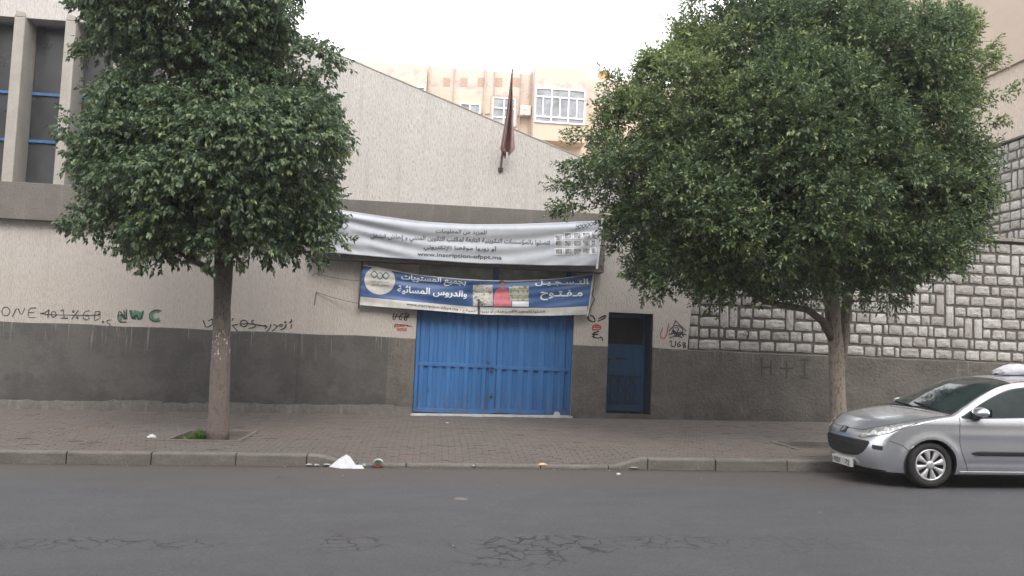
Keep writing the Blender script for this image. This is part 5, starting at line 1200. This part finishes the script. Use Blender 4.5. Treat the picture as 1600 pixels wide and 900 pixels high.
# mirrors, handles, wipers
for sg in (-1, 1):
    def mp(x, y, z): return (x, sg*y, z)
    m = MB(); L = []
    for i in range(11):
        a = math.pi*i/10; rr = math.sin(a)**.7
        L.append([mp(1.50+.075*rr*math.cos(b)*(1 if math.cos(b) > 0 else 1.35), .915-.115*math.cos(a)+.0, 1.0+.072*rr*math.sin(b)*(1 if math.sin(b) > 0 else .75)) for b in [2*math.pi*j/16 for j in range(17)]])
    mi = m.grid(L).build('mirror', 'car_silver', parent=car, smooth=True)
    MB().tube([mp(1.46, .80, .925), mp(1.48, .865, .935), mp(1.49, .90, .965)], [.05, .04, .035], 10).build('mirror_foot', 'car_plastic', parent=mi, smooth=True)
    MB().grid([[mp(1.581, .915+.09*(i/6-.5)*2, 1.0+.052*(j/4-.5)*2) for i in range(7)] for j in range(5)]).build('mirror_glass', 'car_glass', parent=mi)
    for hx_ in (2.22, 2.97):
        if hx_ < 2.5 or True: MB().tube([side_pt(hx_, .80, .01, sg), side_pt(hx_+.03, .805, .035, sg), side_pt(hx_+.13, .81, .035, sg), side_pt(hx_+.16, .812, .01, sg)], .013, 8).build('door_handle', 'car_silver', parent=car, smooth=True)
for (c0, v0, c1, v1) in ((9.12, -.72, 9.55, .05), (9.12, -.05, 9.5, .72)):
    MB().tube([shell_pt(c0, v0, .012), shell_pt((c0+c1)/2, (v0+v1)/2, .022), shell_pt(c1, v1, .014)], .008, 5).build('wiper', 'car_plastic', parent=car)
for v_ in (-.45, .45): MB().tube([shell_pt(8.6, v_, .0), shell_pt(8.62, v_, .012)], [.014, .008], 8).build('washer_jet', 'car_plastic', parent=body)
shell_patch('tail_light', 'tail_red', lin(17.6, 19.2, 8), lambda c: .86, lambda c: .995, .006, 5, both=True)
MB().tube([(3.25, 0, 1.452), (3.32, 0, 1.50), (3.52, 0, 1.60)], .005, 5).build('roof_aerial', 'car_plastic', parent=car)
# wheels
def lathe(prof, cx, cy, sg, n=40):
    return [[(cx+r_*math.cos(2*math.pi*j/n), sg*(cy+y), .30+r_*math.sin(2*math.pi*j/n)) for j in range(n+1)] for r_, y in prof]
for wx in (.86, 3.40):
    for sg in (-1, 1):
        cy = .835
        tp = [(.185, -.19), (.24, -.205), (.285, -.19), (.300, -.15), (.302, -.10), (.300, -.045), (.290, -.012), (.262, .004), (.232, .004), (.208, -.012), (.200, -.03)]
        w_ = MB().grid(lathe(tp, wx, cy, sg)).build('tyre', 'tyre', parent=car, smooth=True)
        MB().grid(lathe([(.205, -.03), (.10, -.045), (.001, -.045)], wx, cy, sg)).build('wheel_well_disc', 'liner', parent=w_)
        MB().grid(lathe([(.207, -.012), (.2, -.004), (.188, -.006), (.182, -.02)], wx, cy, sg)).build('hubcap_rim', 'hubcap', parent=w_, smooth=True)
        MB().grid(lathe([(.058, -.02), (.052, -.002), (.03, .004), (.001, .005)], wx, cy, sg, 24)).build('hub_centre', 'hubcap', parent=w_, smooth=True)
        for k in range(8):
            a0 = 2*math.pi*(k+.3)/8; m = MB(); L = []
            for (r_, wa, yy) in ((.045, .30, -.010), (.09, .22, -.004), (.14, .215, -.004), (.175, .235, -.006), (.19, .27, -.008)):
                L.append([(wx+r_*math.cos(a0+wa*u)/1, sg*(cy+yy-.012*abs(u)**2-(.02 if abs(u) > 1 else 0)), .30+r_*math.sin(a0+wa*u)) for u in (-1.02, -1, -.5, 0, .5, 1, 1.02)])
            m.grid(L).build('hubcap_spoke', 'hubcap', parent=w_)
        L = [[(wx+.345*math.cos(math.pi*(-.1+1.2*j/24)), sg*y, .30+.345*math.sin(math.pi*(-.1+1.2*j/24))) for j in range(25)] for y in (.845, .55)]
        MB().grid(L).build('wheel_arch_liner', 'liner', parent=car)
        L = [[(wx+r_*math.cos(math.pi*(-.1+1.2*j/24)), sg*.56, .30+r_*math.sin(math.pi*(-.1+1.2*j/24))) for j in range(25)] for r_ in (0, .345)]
        MB().grid(L).build('inner_wing', 'liner', parent=car)
MB().box(.42, 3.75, -.54, .54, .16, .5).box(1.2, 3.05, -.80, .80, .19, .3).build('underbody', 'liner', parent=car)

# --- white sack lying on the car roof, leek greens sticking out
sx = at(1589, 583, CY+.05); rz_ = car.matrix_basis
roofz = gx(7.9)+.066+1.478*.935
sk = thing('plastic_sack', 'crumpled white plastic sack with green leaves poking out, lying on the car roof', 'sack', (sx.x, CY+.05, roofz))
m_ = MB(); L = []; prof = [(-.30, .03), (-.27, .085), (-.17, .135), (-.06, .17), (.06, .165), (.18, .13), (.30, .10), (.42, .05)]
for i, (dx_, h) in enumerate(prof):
    L.append([(sx.x+dx_+.01*math.sin(j*3), CY+.05+.16*math.cos(2*math.pi*j/18)*min(1, h/.1), roofz-.012+max(0, h*(.5+.5*math.sin(2*math.pi*j/18)))*1.0+.015*noise.noise(Vector((i*1.3, j*.9, 2)))*1.25) for j in range(19)])
m_.grid(L).build('sack', 'bag_white', parent=sk)
for i in range(6):
    a = Vector((sx.x+.10+.03*i, CY+.0-.03*i, roofz+.10)); MB().tube([a, a+Vector((.07, -.02, .06)), a+Vector((.17+.01*i, -.03, .05+.02*(i % 3)))], [.012, .014, .004], 5).build('leek_leaf', 'leek_green' if i % 3 else 'leaf_yellow', parent=sk)

# ================================================================== LITTER
def ground_at(px, py):
    d = at(px, py, 10)-CAM
    lo, hi = .3, 2.0
    for _ in range(40):
        t_ = (lo+hi)/2; p = CAM+d*t_; z = walk_z(p.x, p.y) if p.y > K+.12 else (gx(p.x)+.158-.115*drop(p.x) if p.y > K else road_z(p.x, p.y))
        if p.z > z: lo = t_
        else: hi = t_
    return CAM+d*t_
def crumple(name, label, cat, px, py, rx, ry, rz, mat, seed, group=None, sharp=1.0):
    c = ground_at(px, py); c.y -= .01 if c.y < K else 0
    r = np.random.default_rng(seed); L = []; m = MB()
    for i in range(7):
        a = math.pi/2*i/6; L.append([(c.x+rx*math.cos(a)*math.cos(b)*r.uniform(.75, 1.2)**sharp, c.y+ry*math.cos(a)*math.sin(b)*r.uniform(.75, 1.2), c.z+.002+rz*math.sin(a)*r.uniform(.75, 1.15)) for b in [2*math.pi*j/12 for j in range(12)]])
    for row in L: row.append(row[0])
    return tag(m.grid(L).build(name, mat, org=c), label, cat, group)
c = ground_at(541, 729); c.y = K-.10
m_ = MB(); peak = Vector((c.x+.0, c.y+.06, c.z+.165)); rim = [(-.22, .02, 0), (-.15, -.05, .004), (-.05, -.085, .0), (.05, -.08, .002), (.12, -.06, 0), (.125, .0, .05), (.09, .07, .08), (.02, .10, .13), (-.08, .09, .10), (-.16, .07, .05)]
n = len(rim); mid_ = [Vector((c.x+x*.55, c.y+.03+y*.5, c.z+max(z, 0)*.5+.085+.012*math.sin(i*2.4))) for i, (x, y, z) in enumerate(rim)]
m_.v = [tuple(peak)]+[tuple(v) for v in mid_]+[(c.x+x, c.y+y, c.z+.003+z) for x, y, z in rim]
for i in range(n):
    j = (i+1) % n; m_.f += [(0, 1+i, 1+j), (1+i, 1+n+i, 1+n+j, 1+j)]
pp_ = m_.build('paper_heap', 'paper', org=c); tag(pp_, 'large crumpled white paper standing against the lowered kerb', 'paper')
fold = MB().add([(c.x+.10, c.y-.10, c.z+.004), (c.x+.26, c.y-.085, c.z+.004), (c.x+.21, c.y-.02, c.z+.045), (c.x+.10, c.y-.04, c.z+.05)], [(0, 1, 2, 3)]).build('folded_corner', 'paper', parent=pp_)
tl = MB()
for i in range(5):
    for (a, b) in ((-.12+.02*i, .05-.012*i),): stroke_on(tl, lambda x, z: (c.x+x, c.y-.062+.55*(z-.03)*.9, c.z+z+.004), [(a, .035+i*.02), (b, .033+i*.02)], .003)
car_tw = thing('drink_carton', 'crushed red, white and green carton on the gutter right of the white paper', 'carton', ground_at(591, 728))
cc_ = ground_at(591, 728); cc_.y = K-.06
m_ = MB(); L = []
for i in range(17):
    a = 2*math.pi*i/16; L.append([(cc_.x+(.062+.008*math.sin(a*3))*math.cos(a), cc_.y+dy_, cc_.z+.052+.050*math.sin(a)) for dy_ in (-.05, .0, .04)])
m_.grid(L).build('carton_wall', 'paper', parent=car_tw)
m_ = MB(); m_.grid([[(cc_.x+.064*math.cos(a), cc_.y-.052, cc_.z+.052+.054*math.sin(a)), (cc_.x+.048*math.cos(a), cc_.y-.054, cc_.z+.052+.036*math.sin(a))] for a in [math.pi*(1+i/10) for i in range(11)]]).build('red_edge', 'litter_red', parent=car_tw)
m_ = MB(); m_.grid([[(cc_.x+.045*math.cos(a), cc_.y-.02, cc_.z+.05+.03*math.sin(a)), (cc_.x+.0*math.cos(a), cc_.y-.022, cc_.z+.05)] for a in [2*math.pi*i/10 for i in range(11)]]).build('inner_panel', 'leek_green', parent=car_tw)
crumple('paper_ball', 'small white crumpled paper on the pavement left of the tree pit', 'paper', 237, 684, .065, .05, .05, 'paper', 1)
crumple('cup_lid', 'small round white lid on the road below the right end of the dip', 'lid', 966, 741, .03, .03, .018, 'paper', 2, sharp=0)
crumple('wrapper', 'orange and cream wrapper lying against the lowered kerb before the gate', 'wrapper', 848, 727, .07, .035, .03, 'litter_orange', 3)
crumple('paper_scrap', 'leftmost grey white wet paper scrap in the gutter', 'paper', 483, 726.5, .045, .03, .02, 'paper_wet', 4)
crumple('paper_scrap', 'middle of three wet scraps left of the large white paper', 'paper', 495, 727, .035, .03, .02, 'paper_wet', 5)
crumple('paper_scrap', 'wet scrap touching the left tip of the large white paper', 'paper', 511, 726.5, .05, .03, .018, 'paper_wet', 6)
crumple('paper_scrap', 'pale scrap in the gutter at the right end of the dip', 'paper', 990, 731, .06, .025, .012, 'paper_wet', 7)
crumple('paper_scrap', 'tiny white scrap by the kerb joint below the gate', 'paper', 740, 728, .018, .015, .014, 'paper', 8)
crumple('paper_scrap', 'cream scrap just right of the large white paper', 'paper', 569, 728, .028, .02, .03, 'paper_wet', 9)
crumple('paper_scrap', 'small white scrap on pavement near the left wall', 'paper', 318, 643, .03, .02, .02, 'paper', 10)
crumple('paper_scrap', 'small white scrap on pavement below the left end of gate', 'paper', 699, 661, .03, .03, .012, 'paper', 12)
dp = ground_at(720, 780); tag(MB().tube([dp+Vector((0, 0, .0)), dp+Vector((0, 0, .006))], [.075, .07], 20).build('flat_disc', 'kerb_concrete', org=dp), 'flat grey round cap lying on the road in front of the gate', 'cap')
tw_ = ground_at(1010, 733.5); tag(MB().tube([tw_+Vector((-.16, 0, .006)), tw_+Vector((0, .01, .012)), tw_+Vector((.17, .02, .008))], .006, 5).tube([tw_+Vector((.05, .01, .01)), tw_+Vector((.15, -.04, .008))], .004, 4).build('twig', 'dead_leaf', org=tw_), 'thin brown twig at the foot of the right kerb', 'twig')
# dead leaves and crumbs nobody would count
r = np.random.default_rng(21); m_ = MB()
for i in range(620):
    k_ = r.random()
    if k_ < .5: x = r.uniform(-7, 7); y = K-.02-abs(r.normal(0, .05))
    elif k_ < .62: x = -3.3+r.normal(0, .55); y = 12.4+r.normal(0, .25)
    elif k_ < .72: x = r.uniform(-8, 10); y = D-.05-abs(r.normal(0, .1))
    else: x = r.uniform(-7, 8); y = r.uniform(7.5, 16.5)
    if in_pit(x, y) or K-.005 < y < K+.13: continue
    if y > D-.05: y = D-.06
    z = (walk_z(x, y) if y > K else road_z(x, y))+.004; s_ = r.uniform(.008, .03)*(1 if y > 10 else .5); a = r.uniform(0, 6.28)
    k = len(m_.v); m_.v += [(x+s_*math.cos(a), y+s_*math.sin(a), z), (x+s_*.5*math.cos(a+1.7), y+s_*.5*math.sin(a+1.7), z+s_*.3), (x-s_*math.cos(a), y-s_*math.sin(a), z+s_*.2), (x-s_*.5*math.cos(a+1.7), y-s_*.5*math.sin(a+1.7), z+s_*.1)]; m_.f += [(k, k+1, k+2), (k, k+2, k+3)]
m_.build('fallen_leaves', 'dead_leaf', kind='stuff')
m_ = MB()
for i in range(60):
    x = r.uniform(-7, 8); y = r.choice([K-.03-abs(r.normal(0, .1)), r.uniform(6.5, 16.5)])
    if in_pit(x, y) or K-.005 < y < K+.13: continue
    z = (walk_z(x, y) if y > K else road_z(x, y))+.003; s_ = r.uniform(.004, .010); m_.add([(x-s_, y, z), (x, y-s_, z), (x+s_, y, z), (x, y+s_, z), (x, y, z+s_)], [(0, 1, 4), (1, 2, 4), (2, 3, 4), (3, 0, 4)])
m_.build('litter_crumbs', 'paper_wet', kind='stuff')

# thin volume added to hint at lens glare over the crowns and far flats
hz = MB().box(-151, 151, -151, 151, -1.9, 18.2)
hm = bpy.data.materials.new('glare_haze'); hm.use_nodes = True; hn = hm.node_tree.nodes; hn.remove(hn['Principled BSDF'])
pv = hn.new('ShaderNodeVolumePrincipled'); pv.inputs['Color'].default_value = (.95, .97, 1, 1); pv.inputs['Density'].default_value = .001; pv.inputs['Anisotropy'].default_value = .2
hm.node_tree.links.new(pv.outputs[0], hn['Material Output'].inputs['Volume']); MAT['glare_haze'] = hm
hz.build('glare_haze', 'glare_haze', kind='stuff')
